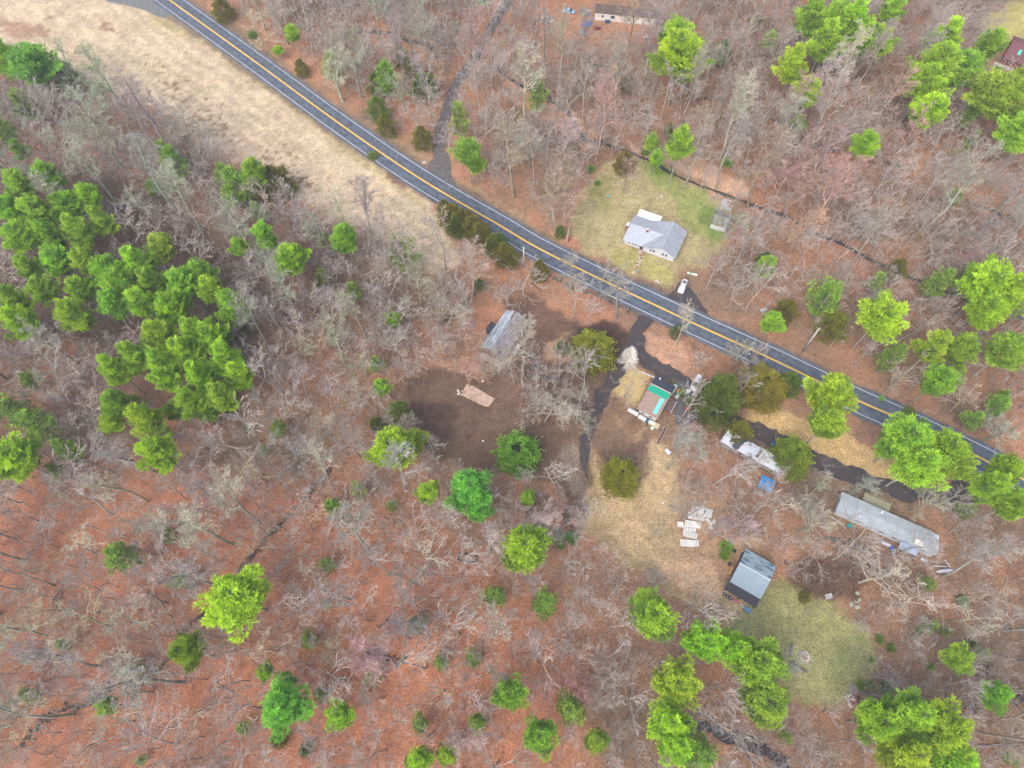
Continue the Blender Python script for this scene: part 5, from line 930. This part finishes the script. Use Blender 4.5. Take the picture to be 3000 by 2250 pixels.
# ------------------------------------------------------------------ vehicles
def car(px, py, rz, colr, label, L=4.6, W=1.85, Hh=1.6, kind='suv', name='parked_car', cat='car', roofglass=False, zpix=.8):
    x, y = G(px, py, zpix); t = thing(name, label, cat, (x, y, 0), rz, 'parked cars'); nm = 'car_paint_%d_%d_%d' % colr
    pm = mat(nm, S(*colr, .56), .3, .04, 1, spec=.6); gm = mat('car_glass', (.03, .045, .055), .1, .1, 1, spec=.7); dk = mat('black_plastic', (.03, .03, .03), .6, .1, 3)
    hl = .95 if kind != 'sedan' else .85; f, r = L / 2, -L / 2      # nose toward +x
    def loft(sec, m, nm_, bev=.05):
        b = MB(); vs = []
        for xx, hw, z0, z1, top in sec: vs += [(xx, -hw, z0), (xx, hw, z0), (xx, hw, z1 * .72 + z0 * .28), (xx, top, z1), (xx, -top, z1), (xx, -hw, z1 * .72 + z0 * .28)]
        fs = [tuple(range(6))[::-1], tuple(range(len(vs) - 6, len(vs)))]
        for i in range(len(sec) - 1):
            for k in range(6): a, c_ = i * 6 + k, i * 6 + (k + 1) % 6; fs.append((a, c_, c_ + 6, a + 6))
        b.add(vs, fs); return b.build(nm_, m, t, bevel=bev)
    w2 = W / 2
    loft([(r, w2 * .86, .38, hl * .86, w2 * .72), (r + .18, w2 * .97, .28, hl, w2 * .86), (r + L * .3, w2, .24, hl + .02, w2 * .9), (f - L * .28, w2, .24, hl, w2 * .9), (f - .35, w2 * .95, .27, hl * .86, w2 * .82), (f, w2 * .78, .36, hl * .68, w2 * .62)], pm, 'body')
    rear = r + (.12 if kind != 'sedan' else L * .2)
    loft([(rear, w2 * .8, hl - .1, hl + .02, w2 * .74), (rear + (.35 if kind != 'sedan' else .6), w2 * .84, hl - .1, Hh - .06, w2 * .66), (f - L * .42, w2 * .84, hl - .1, Hh - .06, w2 * .66), (f - L * .25, w2 * .82, hl - .1, hl + .0, w2 * .78)], gm, 'cabin_glass', .03)
    b = MB(); x0, x1 = rear + (.3 if kind != 'sedan' else .62), f - L * .41; b.box(x0, x1, -w2 * .67, w2 * .67, Hh - .07, Hh); rf = b.build('roof_panel', pm, t, bevel=.03)
    if roofglass: MB().box(x0 + .5, x0 + 1.5, -w2 * .42, w2 * .42, Hh, Hh + .015).build('sunroof', gm, rf)
    for xx in (r + L * .19, f - L * .19):
        for s_ in (-1, 1):
            b = MB(); b.tube([(xx, s_ * (w2 - .2), .34), (xx, s_ * (w2 + .01), .34)], .34, 14); wh = b.build('wheel', mat('rubber', (0, 0, 0)), t)
            MB().tube([(xx, s_ * (w2 + .01), .34), (xx, s_ * (w2 + .03), .34)], .2, 10).build('rim', mat('rim_metal', (0, 0, 0)), wh)
    for s_ in (-1, 1):
        MB().rbox(f - .14, s_ * w2 * .6, hl * .68, .2, .35, .12, s_ * -.25).build('headlight', mat('lamp_glass', S(220, 228, 236, .7), .2, .05, 1), t)
        MB().rbox(r + .03, s_ * w2 * .7, hl * .75, .1, .25, .2).build('tail_light', mat('tail_red', S(170, 30, 30, .6), .3, .1, 1), t)
        MB().rbox(f - L * .3, s_ * (w2 + .08), hl + .04, .16, .2, .12).build('mirror', dk, t, bevel=.02)
    return t
def hd(p, q): a, b = G(*p), G(*q); return math.atan2(b[1] - a[1], b[0] - a[0])
car(2001, 838, hd((2012, 812), (1990, 862)), (236, 238, 240), 'white crossover with dark sunroof parked beside the white house yard', roofglass=True, L=4.7)
car(2040, 1122, hd((2055, 1095), (2035, 1140)), (236, 238, 240), 'white van parked at the driveway, nose under dark spruce', L=5.0, W=2.0, Hh=2.0, name='parked_van', cat='van')
car(2032, 1158, hd((2060, 1175), (2010, 1143)), (232, 234, 236), 'white sedan half hidden beneath the dark spruce branches', kind='sedan', L=4.8, Hh=1.45)
car(1667, 30, hd((1650, 26), (1685, 33)), (150, 196, 214), 'pale blue car parked near the far mobile home', kind='sedan', L=4.5, Hh=1.45)
car(1604, 54, hd((1588, 46), (1620, 60)), (228, 226, 206), 'cream white car at the far wooded yard, leftmost of its cars', kind='sedan', L=4.6, Hh=1.45)
car(1416, 4, hd((1400, 0), (1435, 9)), (130, 214, 40), 'lime green car at the top edge beside the gravel drive', kind='sedan', L=4.3, Hh=1.5)
# ------------------------------------------------------------------ far yard clutter
def heap(name, label, cat, px, py, cols, n, sp, seed, sz=(.3, .8)):
    r = random.Random(seed); b = MB(); ms = [mat('hp_%d_%d_%d' % c_, S(*c_, .68), .6, .12, 2) for c_ in cols]
    for i in range(n):
        k = r.randrange(len(cols)); b.rbox(r.uniform(-sp, sp), r.uniform(-sp, sp) * .7, r.uniform(.1, .6), r.uniform(*sz), r.uniform(*sz), r.uniform(.15, .5), r.uniform(0, 3), r.uniform(-.3, .3), m=k)
    o = b.build(name, ms, None); x, y = G(px, py); o.location = (x, y, 0); return tag(o, label, cat)
heap('tarp_pile', 'green and blue tarps heaped left of the far mobile home', 'tarps', 1714, 38, [(40, 130, 220), (20, 170, 110), (196, 190, 180)], 16, 1.5, 1, (.6, 1.4))
heap('tarp_pile', 'bright blue tarp heap below the far green tarps', 'tarps', 1718, 72, [(30, 110, 200), (30, 110, 200), (110, 120, 150)], 14, 1.3, 2, (.8, 1.8))
heap('junk_pile', 'dark red and grey junk pile below the far mobile home', 'junk', 1748, 84, [(120, 40, 50), (120, 110, 110), (170, 60, 60)], 12, 1.1, 3)
simple('turquoise_pool', 'flat turquoise plastic pool below the blue tarp heap', 'pool', MB().tube([(0, 0, 0), (0, 0, .3)], [1.15, 1.25], 18), mat('turquoise', S(20, 180, 200, .7), .5, .05, 1), 1707, 97)
simple('garden_bench', 'long grey bench below the far mobile home', 'bench', MB().box(-2, 2, -.5, .5, .45, .52).box(-2, -1.85, -.4, .4, 0, .45).box(1.85, 2, -.4, .4, 0, .45), mat('bench_grey', S(190, 188, 190, .66), .8, .1, 2), 1900, 111)
heap('white_junk', 'white junk items right of the far mobile home', 'junk', 1934, 90, [(226, 226, 230), (150, 120, 170)], 7, .8, 5)
simple('blue_bin', 'dark blue bin against the far mobile home wall', 'bin', MB().box(-.9, .9, -.4, .4, 0, .8), mat('navy_bin', S(36, 90, 140, .6), .5, .1, 2), 1780, 66, -.2, bevel=.05)
simple('propane_cylinder', 'small white and blue cylinder near the cream car', 'cylinder', MB().tube([(0, 0, 0), (0, 0, .6), (0, 0, .75)], [.35, .35, .1], 12), mat('cyl', S(190, 200, 214, .7), .5, .1, 2), 1599, 68)
simple('red_bucket', 'tiny red bucket in the far yard', 'bucket', MB().tube([(0, 0, 0), (0, 0, .4)], [.2, .28], 10), mat('red_bucket', S(220, 70, 60, .66), .5, .1, 2), 1663, 62)
simple('boulder', 'small dark blue grey boulder right of the cream car', 'boulder', MB().rock((0, 0, .2), .6), mat('slate_rock', S(90, 110, 136, .6), .8, .2, 2), 1619, 77)
# ------------------------------------------------------------------ stacked white foam panels
wp = mat('white_panel', S(236, 236, 230, .60), .6, .05, 2); gp = mat('panel_groove', S(84, 88, 84, .45), .8, .2, 3)
def panel(px, py, w_, d_, rz, label, style, z=0, hh=.35):
    x, y = G(px, py, .3); t = thing('foam_panel', label, 'panel', (x, y, z), rz, 'white ribbed panels dumped on the grass')
    MB().box(-w_ / 2, w_ / 2, -d_ / 2, d_ / 2, .02, hh).build('sheet', wp, t, bevel=.06); b = MB(); r = random.Random(int(px)); e = hh + .002
    def g(x0, x1, y0, y1): b.box(x0, x1, y0, y1, hh - .05, e)
    if style == 'ribs':
        n = int(w_ / .38)
        for i in range(1, n): g(-w_ / 2 + i * w_ / n - .05, -w_ / 2 + i * w_ / n + .05, -d_ / 2 + .15, d_ / 2 - .15)
    elif style == 'key':
        n = int(w_ / .9)
        for i in range(n):
            x0 = -w_ / 2 + .2 + i * (w_ - .3) / n
            g(x0, x0 + .1, -d_ / 2 + .25, d_ / 2 - .25); g(x0 + .1, x0 + .5, d_ / 2 - .35, d_ / 2 - .25); g(x0 + .42, x0 + .52, -.1, d_ / 2 - .36)
            g(x0 + .1, x0 + .4, -d_ / 2 + .25, -d_ / 2 + .35)
    elif style == 'few':
        for i in range(3): g(-w_ / 2 + .4 + i * .5, -w_ / 2 + .48 + i * .5, -d_ / 2 + .3, d_ / 2 - .3)
    else: g(-w_ / 2 + .2, w_ / 2 - .2, -d_ / 2 + .2, -d_ / 2 + .28)
    b.build('grooves', gp, t)
pr = math.radians(-12)
panel(2047, 1493, 3.2, 1.5, pr, 'topmost white ribbed panel of the dumped stack', 'key')
panel(2074, 1502, 2.0, 2.2, pr - .15, 'white ribbed panel at the upper right of the stack', 'ribs')
panel(2040, 1512, 4.0, 1.7, pr, 'wide white panel with closely spaced ribs, second from top', 'ribs', hh=.45)
panel(2078, 1528, 2.0, .8, pr - .7, 'narrow white panel slanting at the right of stack', 'plain', hh=.3)
panel(2030, 1536, 3.8, 1.6, pr, 'white panel with curved grooves at the middle of the stack', 'few', hh=.4)
panel(2021, 1549, 2.9, 1.2, pr, 'white maze grooved panel in the middle of the stack', 'key', hh=.5)
panel(2022, 1566, 3.3, 1.4, pr - .1, 'white panel with long rib lines below the maze grooved one', 'ribs', hh=.35)
panel(2014, 1591, 3.4, 1.6, math.radians(-7), 'lowest big plain white panel with one grooved corner', 'few', hh=.45)
panel(2041, 1591, .9, 1.5, math.radians(-3), 'small ribbed white block at right end of lowest panel', 'ribs', hh=.5)
panel(1994, 1536, 1.5, 1.3, math.radians(-8), 'square plain white panel left of the stack', 'plain')
panel(2083, 1546, .95, .55, math.radians(-35), 'small white block lying right of the stack', 'plain')
panel(2092, 1528, .7, 1.0, math.radians(-30), 'small bent white piece at far right of the stack', 'plain')
# ------------------------------------------------------------------ fire pit, log benches, wood and stone piles
t = prop('fire_pit', 'round stone ring fire pit with sticks on the mown lawn', 'fire pit', 2357, 1923); b = MB(); r = random.Random(8)
for i in range(18): a = i / 18 * 6.283; b.rock((math.cos(a) * .95, math.sin(a) * .95, .12), .26, rng=r, flat=.8)
b.build('stone_ring', mat('pale_stone', S(206, 196, 190, .66), .9, .15, 2), t); MB().tube([(0, 0, .01), (0, 0, .05)], .8, 16).build('ash', mat('ash', S(170, 140, 120, .6), .95, .2, 3), t)
b = MB(); b.tube([(-1.1, 1.2, .35), (1.5, -1.1, .3)], .07, 6); b.tube([(-.9, 1.3, .4), (.6, -.1, .3)], .06, 6); b.tube([(-.6, 1.1, .3), (1.3, -.7, .2)], .05, 6); b.build('sticks', mat('pale_sticks', S(196, 188, 190, .66), .9, .15, 3), t)
for (px, py, a, L, lb) in ((2317, 1904, math.radians(68), 2.9, 'log bench left of the fire pit, pointing up and down'), (2339, 1956, math.radians(-38), 3.6, 'split log bench below the fire pit')):
    t = prop('log_bench', lb, 'bench', px, py, a, 'log benches round the fire pit'); MB().tube([(-L / 2, 0, .35), (L / 2, 0, .37)], [.26, .24], 10).build('seat', mat('old_log', S(130, 130, 122, .6), .9, .3, 2, stretch=(.5, 4, 4)), t)
    for s_ in (-1, 1): MB().rbox(s_ * L * .36, 0, .1, .25, .6, .2).build('support', mat('old_log', (0, 0, 0)), t)
    if L > 3: MB().tube([(-L * .5, -.42, .25), (L * .2, -.4, .25)], .12, 8).build('side_log', mat('pale_log', S(176, 182, 184, .62), .9, .2, 2), t)
def stones(name, label, cat, px, py, n, sp, m, seed, sz=(.2, .5)):
    r = random.Random(seed); b = MB()
    for i in range(n): b.rock((r.gauss(0, sp), r.gauss(0, sp), r.uniform(.1, .3)), r.uniform(*sz), rng=r, flat=.7)
    return simple(name, label, cat, b, m, px, py)
ps = mat('pale_stone', (0, 0, 0))
stones('stone_pile', 'pile of pale flat stones below the mown lawn', 'stones', 2482, 2050, 16, .7, ps, 1, (.2, .5)); stones('stone_pile', 'small heap of pale rubble beside the lowest brushwood pile', 'stones', 2519, 2088, 8, .45, ps, 2)
t = prop('pallet', 'weathered grey wooden pallet at the edge of mown lawn', 'pallet', 2500, 2020, math.radians(-18)); b = MB()
for i in range(7): b.box(-.9, .9, -.75 + i * .24, -.62 + i * .24, .3, .34)
b.build('boards', mat('grey_boards', (0, 0, 0)), t); b = MB()
for x in (-.8, 0, .75): b.box(x, x + .08, -.75, .85, .1, .3)
b.build('bearers', mat('grey_boards', (0, 0, 0)), t)
def logs(label, px, py, a, n, L, seed, c=(128, 112, 108), group='brushwood piles', name='log_pile', cat='logs'):
    r = random.Random(seed); b = MB()
    for i in range(n): o_ = r.gauss(0, .35); z = r.uniform(.12, .5); d = r.uniform(-.15, .15); l_ = L * r.uniform(.6, 1); b.tube([(-l_ / 2, o_ - d, z), (l_ / 2, o_ + d, z)], r.uniform(.06, .16), 7)
    return simple(name, label, cat, b, mat('logs_%d_%d' % (c[0], c[2]), S(*c, .6), .9, .25, 3), px, py, a, group=group)
logs('upper brushwood pile right of the pallet', 2546, 2043, math.radians(-38), 12, 4.2, 1); logs('lower brushwood pile beside pine tips', 2530, 2070, math.radians(-42), 10, 3.2, 2)
simple('tyre', 'dark tyre lying between the stone pile and brushwood', 'tyre', MB().torus((0, 0, .12), .3, .12, 16, 6), mat('rubber', (0, 0, 0)), 2514, 2045)
stones('stone_pile', 'scatter of pale stones left of the large green pine', 'stones', 1796, 1785, 20, 1.1, mat('cream_stone', S(214, 186, 160, .66), .9, .1, 2), 4, (.12, .3))
stones('lichen_boulders', 'group of pale lichened boulders right of the mauve brambles', 'boulders', 2503, 1757, 7, .9, mat('lichen_rock', S(168, 176, 150, .62), .9, .15, 2), 5, (.3, .6))
t = prop('white_table', 'white upturned table below the mauve bramble patch', 'table', 2426, 1748, .2); MB().rbox(0, 0, .5, 1.6, 1.1, .08, 0, .2).build('top', wsid, t); b = MB(); 
for x in (-.6, .6):
    for y in (-.4, .4): b.box(x - .04, x + .04, y - .04, y + .04, 0, .45)
b.build('legs', mat('grey_rail', (0, 0, 0)), t)
# boulders, brush heaps, odds and ends
for px, py, s_, lb in ((1562, 1077, 1.1, 'big grey green boulder on leaves below the red house'), (1530, 1072, .8, 'smaller grey boulder nearer the red house corner'), (1207, 1122, .9, 'dark mossy boulder at the left edge of the dirt clearing'), (1020, 1330, .7, 'dark boulder in the woods left of yellow green pine'), (2622, 1908, .5, 'grey boulder on the bank right of mown lawn'), (1024, 1513, .6, 'dark blue grey rock in the lower woods')):
    simple('boulder', lb, 'boulder', MB().rock((0, 0, .25), s_, rng=random.Random(int(px)), flat=.6), mat('green_grey_rock', S(112, 122, 112, .6), .9, .25, 1.5), px, py, group='boulders')
def logline(label, p, q, rad, c=(190, 182, 172), name='fallen_log', cat='log'):
    a, b_ = G(*p), G(*q); c0 = (a + b_) / 2; mb = MB(); n = 6; r = random.Random(int(p[0])); pts = []
    for i in range(n + 1): f = i / n; v = a + (b_ - a) * f - c0; pts.append((v[0] + r.gauss(0, .1), v[1] + r.gauss(0, .1), rad + .05))
    mb.tube(pts, [rad * (1 - .6 * i / n) for i in range(n + 1)], 8); o = mb.build(name, mat('log_%d' % c[0], S(*c, .62), .9, .2, 2), None, smooth=True); o.location = (c0[0], c0[1], 0); return tag(o, label, cat, 'fallen logs in the woods')
logline('pale fallen log with fork in woods above the stream', (1873, 330), (1930, 352), .22, (206, 196, 188)); logline('thin pale fallen stem left of the stone wall above the red house', (1340, 778), (1388, 845), .12)
logline('brown fallen log pair left of the road wall', (1555, 828), (1590, 860), .2, (120, 92, 78)); logline('pale curved dead branch on the right verge of road', (2882, 1255), (2935, 1298), .16); logline('thin white fallen stem in lower left woods', (857, 1910), (888, 1850), .1, (200, 190, 180))
logline('dark fallen trunk in the lower woods', (1110, 1840), (1160, 1790), .2, (86, 74, 64)); logline('dark straight fallen trunk right of lower lawn', (2890, 1940), (2892, 2000), .18, (84, 66, 60)); logline('long pale fallen trunk at the lower right edge', (2860, 2185), (3000, 2178), .14, (170, 170, 176))
logline('pale branch on the bare woods floor near the red leaves', (2170, 1560), (2200, 1610), .1, (206, 196, 190)); logline('dark fallen trunk crossing grey woods left', (1135, 1150), (1175, 1185), .16, (100, 80, 70)); logline('long log lying below the metal cart', (1688, 1150), (1650, 1190), .1, (130, 110, 100))
r = random.Random(6); b = MB()
for i in range(70): a = r.uniform(0, 3.14); L = r.uniform(.8, 2.4); x, y = r.gauss(0, 1.4), r.gauss(0, 1.4); b.tube([(x, y, r.uniform(.1, .9)), (x + L * math.cos(a), y + L * math.sin(a), r.uniform(.1, 1.0))], r.uniform(.03, .09), 4)
simple('brush_pile', 'heap of cut branches at the left edge of the dirt clearing', 'brush pile', b, mat('cut_branches', S(150, 116, 100, .6), .9, .3, 2), 1222, 1125)
t = prop('charred_frame', 'black charred rectangular frame in the red leaf woods', 'frame', 1370, 1635, -.2); b = MB(); b.box(-2.3, 2.3, .7, 1.0, 0, .5); b.box(-2.3, 2.3, -1, -.7, 0, .5); b.box(-2.3, -2, -.7, .7, 0, .5); b.box(2, 2.3, -.7, .7, 0, .5); b.rbox(0, .1, .3, 1.2, .3, .1, .7, m=1); b.build('frame_boards', [mat('charred', S(52, 50, 50, .5), .9, .3, 3), ps], t)
# scattered dead logs on the forest floor, copies of four stems
LG = []
for i in range(4):
    r = random.Random(400 + i); pts = [(-3.2 + 6.4 * j / 7, r.gauss(0, .14), .2 + r.uniform(0, .1)) for j in range(8)]; b = MB(); b.tube(pts, [.2 * (1 - .07 * j) for j in range(8)], 7)
    if i % 2: b.tube([pts[4], (pts[4][0] + 1.1, 1.3, .4), (pts[4][0] + 2.2, 2.0, .5)], [.1, .07, .03], 6)
    LG.append(b.build('fallen_log', mat('dead_wood', S(168, 158, 144, .62), .9, .3, 2), None, smooth=True))
r = random.Random(9); cnt = 0
for k in range(0, len(cx), 7):
    if cnt >= 64: break
    if not (20 < qx[k] < 2980 and 20 < qy[k] < 2230) or (qy[k] < 1100 and qx[k] < 1300 and r.random() < .8): continue
    o = LG[cnt % 4] if cnt < 4 else LG[cnt % 4].copy()
    if cnt >= 4: C.objects.link(o)
    o.location = (cx[k], cy[k], 0); o.rotation_euler = (0, 0, r.uniform(0, 3.14)); q = r.uniform(.6, 1.25); o.scale = (q, q, q); tag(o, None, 'log', 'fallen logs in the woods')
    TREES.append([o, 'dead log', 1, qx[k], qy[k]]); cnt += 1
# utility poles
def pole(px, py, hgt, label, lean=(0, 0)):
    x, y = G(px, py); t = thing('utility_pole', label, 'utility pole', (x, y, 0), math.radians(60), 'utility poles'); MB().tube([(0, 0, 0), (lean[0] * .5, lean[1] * .5, hgt * .5), (lean[0], lean[1], hgt)], [.28, .25, .22], 10).build('pole', mat('pole_wood', S(186, 180, 172, .62), .9, .15, .4, stretch=(1, 1, 1)), t, smooth=True)
    b = MB(); b.rbox(lean[0], lean[1], hgt - .5, .12, 1.6, .12); ca = b.build('crossarm', mat('arm_wood', S(150, 140, 130, .6), .9, .15, 2), t)
    for s_ in (-.7, 0, .7): MB().tube([(lean[0], lean[1] + s_, hgt - .44), (lean[0], lean[1] + s_, hgt - .2)], .05, 8).build('insulator', wsid, ca)
    MB().tube([(.2, 0, .1), (.2, 0, 2.6)], .08, 6).build('marker_guard', mat('guard_yellow', S(226, 170, 80, .68), .6, .1, 1), t)
pole(2350, 1030, 12.5, 'tall wooden utility pole on the right side of the road'); pole(1535, 782, 9.5, 'pale utility pole beside road near the olive cedars'); pole(1612, 640, 9, 'thin utility pole standing in the trees above the road bend')
# mailbox, signs, yard bits
t = prop('mailbox', 'blue and white mailbox at roadside before the white house', 'mailbox', 1870, 801, .6); MB().box(-.06, .06, -.06, .06, 0, 1).build('post', wood, t); MB().box(-.3, .3, -.2, .2, 1.0, 1.3).build('box', mat('mail_blue', S(90, 150, 190, .7), .5, .2, 2), t, bevel=.08)
b = MB(); r = random.Random(2)
for i in range(9):
    p = np.array(G(1881, 748)) * (1 - i / 8) + np.array(G(1862, 786)) * (i / 8)
    for k in range(3): b.box(p[0] + (k - 1) * .45 - .2, p[0] + (k - 1) * .45 + .2, p[1] - .2, p[1] + .18, 0, .04 + .003 * k, m=r.randrange(2))
tag(b.build('front_path', [mat('path_brick', S(158, 112, 96, .6), .9, .2, 3), mat('path_stone', S(206, 190, 182, .66), .9, .1, 3)], None), kind='structure')
stones('rock_border', 'pinkish rocks at the roadside edge of the front lawn', 'rocks', 1924, 826, 7, .55, mat('pink_rock', S(220, 196, 184, .66), .9, .1, 2), 7, (.25, .5)); stones('rock_border', 'pinkish rocks near the mailbox', 'rocks', 1858, 798, 5, .4, mat('pink_rock', (0, 0, 0)), 8, (.2, .35))
simple('plastic_slide', 'flat green and white striped board on the ground above crossover', 'board', MB().rbox(0, 0, .12, 2.9, .55, .2), mat('green_white', S(232, 236, 220, .75), .5, .05, 2, col2=S(70, 200, 140, .7), thr=(.45, .5)), 2028, 803, math.radians(-20))
t = prop('log_splitter', 'orange and white garden machine in brush right of the road', 'machine', 2235, 912, .4); MB().box(-.9, .9, -.45, .45, .3, .9).build('hopper', wsid, t, bevel=.08); MB().rbox(.2, .9, .5, 1.7, .4, .4, .5).build('frame', mat('orange_paint', S(232, 128, 70, .68), .6, .1, 2), t); 
for s_ in (-1, 1): MB().tube([(-.3, s_ * .5, .3), (-.3, s_ * .62, .3)], .3, 12).build('wheel', mat('rubber', (0, 0, 0)), t)
simple('blue_ball', 'turquoise ball on the lawn left of the white house', 'ball', MB().tube([(0, 0, .02), (0, 0, .15), (0, 0, .35), (0, 0, .55), (0, 0, .66)], [.08, .27, .34, .27, .08], 12), mat('turq_ball', S(60, 200, 210, .7), .5, .05, 2), 1781, 577)
for px, py, lb in ((1938, 577, 'pale flat stone in the lawn above the white house'), (1943, 1474, 'tiny pale blue grey lid on the tan grass'), (1588, 1073, 'small white marker near the gold evergreen'), (1414, 1117, 'small white litter above the concrete slab'), (1415, 1292, 'small white litter in the lower dirt clearing'), (1683, 1683, 'small white litter at the woods edge below the tan grass'), (1190, 1439, 'small white litter in woods left of bluish pine'), (1941, 1938, 'small pale square on the brown scrub left of yellow pines')):
    simple('litter_scrap', lb, 'litter', MB().rbox(0, 0, .1, .5, .4, .15, .4, .2), wsid, px, py, group='pale scraps')
simple('red_toy', 'red plastic toy beside the big green pine edge', 'toy', MB().box(-.5, .5, -.25, .25, 0, .35).tube([(-.3, 0, .2), (-.3, 0, .6)], .12, 8), mat('red_paint', (0, 0, 0)), 2004, 1829, .9, bevel=.04)
simple('wood_stump_ring', 'dark round tub right of the metal roofed shed', 'tub', MB().torus((0, 0, .15), .42, .14, 14, 6), mat('dark_steel', (0, 0, 0)), 2304, 1650)
simple('reflective_sign', 'small white and red roadside marker beside top gravel drive mouth', 'marker', MB().box(-.5, .5, -.3, .3, 0, .3).tube([(0, 0, .3), (0, 0, .6)], .15, 8), wsid, 1243, 477, .3)
# dead silver conifer
sg = []; rg = np.random.RandomState(77)
for i in range(26):
    z = 1.0 + 8.6 * i / 26; R_ = 2.7 * (1 - (i / 26) ** 1.3) + .3
    for k in range(7):
        a = rg.rand() * 6.283; p0 = np.array([0, 0, z]); d = np.array([math.cos(a), math.sin(a), .25]); p1 = p0 + d * R_ * rg.uniform(.7, 1.1); sg.append((p0, p1, .045, .02))
        for f in (.4, .6, .8):
            q = p0 + (p1 - p0) * f
            for s_ in (-1, 1): sg.append((q, q + np.array([math.cos(a + s_ * .7), math.sin(a + s_ * .7), .1]) * R_ * .3, .028, .015))
tv, tq = seg_mesh([((0, 0, 0), (0, 0, 10), .16, .04)], 8); cv, cq = seg_mesh(sg, 3)
src = (arrays_mesh('trunk', tv, tq, [barkm]), arrays_mesh('crown', cv, cq, [twigm]), 2.7, 10)
plant(src, 'dead_conifer', 'dead conifer', 1845, 1042, 3.0, (2.0, 2.05, 2.1), .5, 1.0, None, rv, label='silvery dead conifer standing between the forking dark driveways')

# ------------------------------------------------------------------ labels for the trees: nearest landmark, side, rank
LM = [('the white house', 1915, 690), ('the old red house', 1475, 985), ('the concrete slab', 1400, 1160), ('the green patched house', 1925, 1175), ('the stack of white panels', 2040, 1535), ('the metal roofed shed', 2205, 1690),
      ('the fire pit', 2357, 1923), ('the long grey mobile home', 2600, 1545), ('the blue tarp shed', 2240, 1420), ('the far mobile home', 1840, 45), ('the maroon roofed house', 2965, 150), ('the tall utility pole', 2350, 1030),
      ('the top gravel drive mouth', 1280, 480), ('the garden shed', 2110, 640), ('the lone yellow pine', 692, 1750), ('the green pine grove', 420, 880), ('the dead silver conifer', 1845, 1042), ('the lime green car', 1416, 4), ('the pale field tip', 1300, 760),
      ('the pale field top', 400, 150), ('the charred frame', 1370, 1635), ('the bluish lower left pine', 820, 2070), ('the big lower right pines', 2690, 2150), ('the left edge yellow pine', 40, 1335), ('the dense round evergreen', 1514, 1330),
      ('the mossy lower wall', 1130, 1925), ('the forked fallen log', 1900, 340), ('the orange machine', 2235, 912), ('the lower left corner', 60, 2190), ('the right edge stone wall', 2920, 620), ('the road end at right', 2930, 1370), ('the pale lawn stones', 1796, 1785),
      ('the upper stream bend', 1230, 120), ('the bottom stream', 2180, 2180), ('the left pine hollow', 330, 1600), ('the red budding trees', 2360, 540), ('the cream car', 1604, 54), ('the upper left corner', 30, 300)]
ORD = ['', 'second', 'third', 'fourth', 'fifth', 'sixth', 'seventh', 'eighth', 'ninth', 'tenth']
ALT = ['small', 'medium', 'tall']
buckets = {}
for T_ in TREES:
    o, kw, hh, px, py = T_; px = min(max(px, 0), 3000); py = min(max(py, 0), 2250)
    d = [(math.hypot(px - x, py - y), nm, px - x, py - y) for nm, x, y in LM]; d.sort(); dist, nm, dx, dy = d[0]
    a = math.degrees(math.atan2(-dy, dx)) % 360; side = ['right of', 'above right of', 'above', 'above left of', 'left of', 'below left of', 'below', 'below right of'][int((a + 22.5) // 45) % 8]
    buckets.setdefault((kw, side, nm), []).append((dist, o, hh))
for (kw, side, nm), L_ in buckets.items():
    L_.sort(key=lambda q: q[0])
    for i, (dist, o, hh) in enumerate(L_):
        o['label'] = '%s %s %s' % (kw, side, nm) if len(L_) == 1 else ('%s %s %s, %s' % (kw, side, nm, 'nearest to it' if i == 0 else ORD[min(i, 9)] + ' nearest'))

# ------------------------------------------------------------------ thin haze volume, added to lift the blacks and soften contrast
me = bpy.data.meshes.new('lift_haze'); bm = bmesh.new(); bmesh.ops.create_cube(bm, size=1); bm.to_mesh(me); bm.free()
hz_ = link('lift_haze', me); hz_.scale = (12600, 12600, 172); hz_.location = (0, 0, 85); tag(hz_, kind='stuff')
hm = bpy.data.materials.new('lift_haze_volume'); hm.use_nodes = True; n = hm.node_tree.nodes; n.remove(n['Principled BSDF'])
pv = n.new('ShaderNodeVolumePrincipled'); pv.inputs['Color'].default_value = (.93, .96, 1, 1); pv.inputs['Density'].default_value = 0.00018; pv.inputs['Anisotropy'].default_value = 0.0
hm.node_tree.links.new(pv.outputs[0], n['Material Output'].inputs['Volume']); me.materials.append(hm)
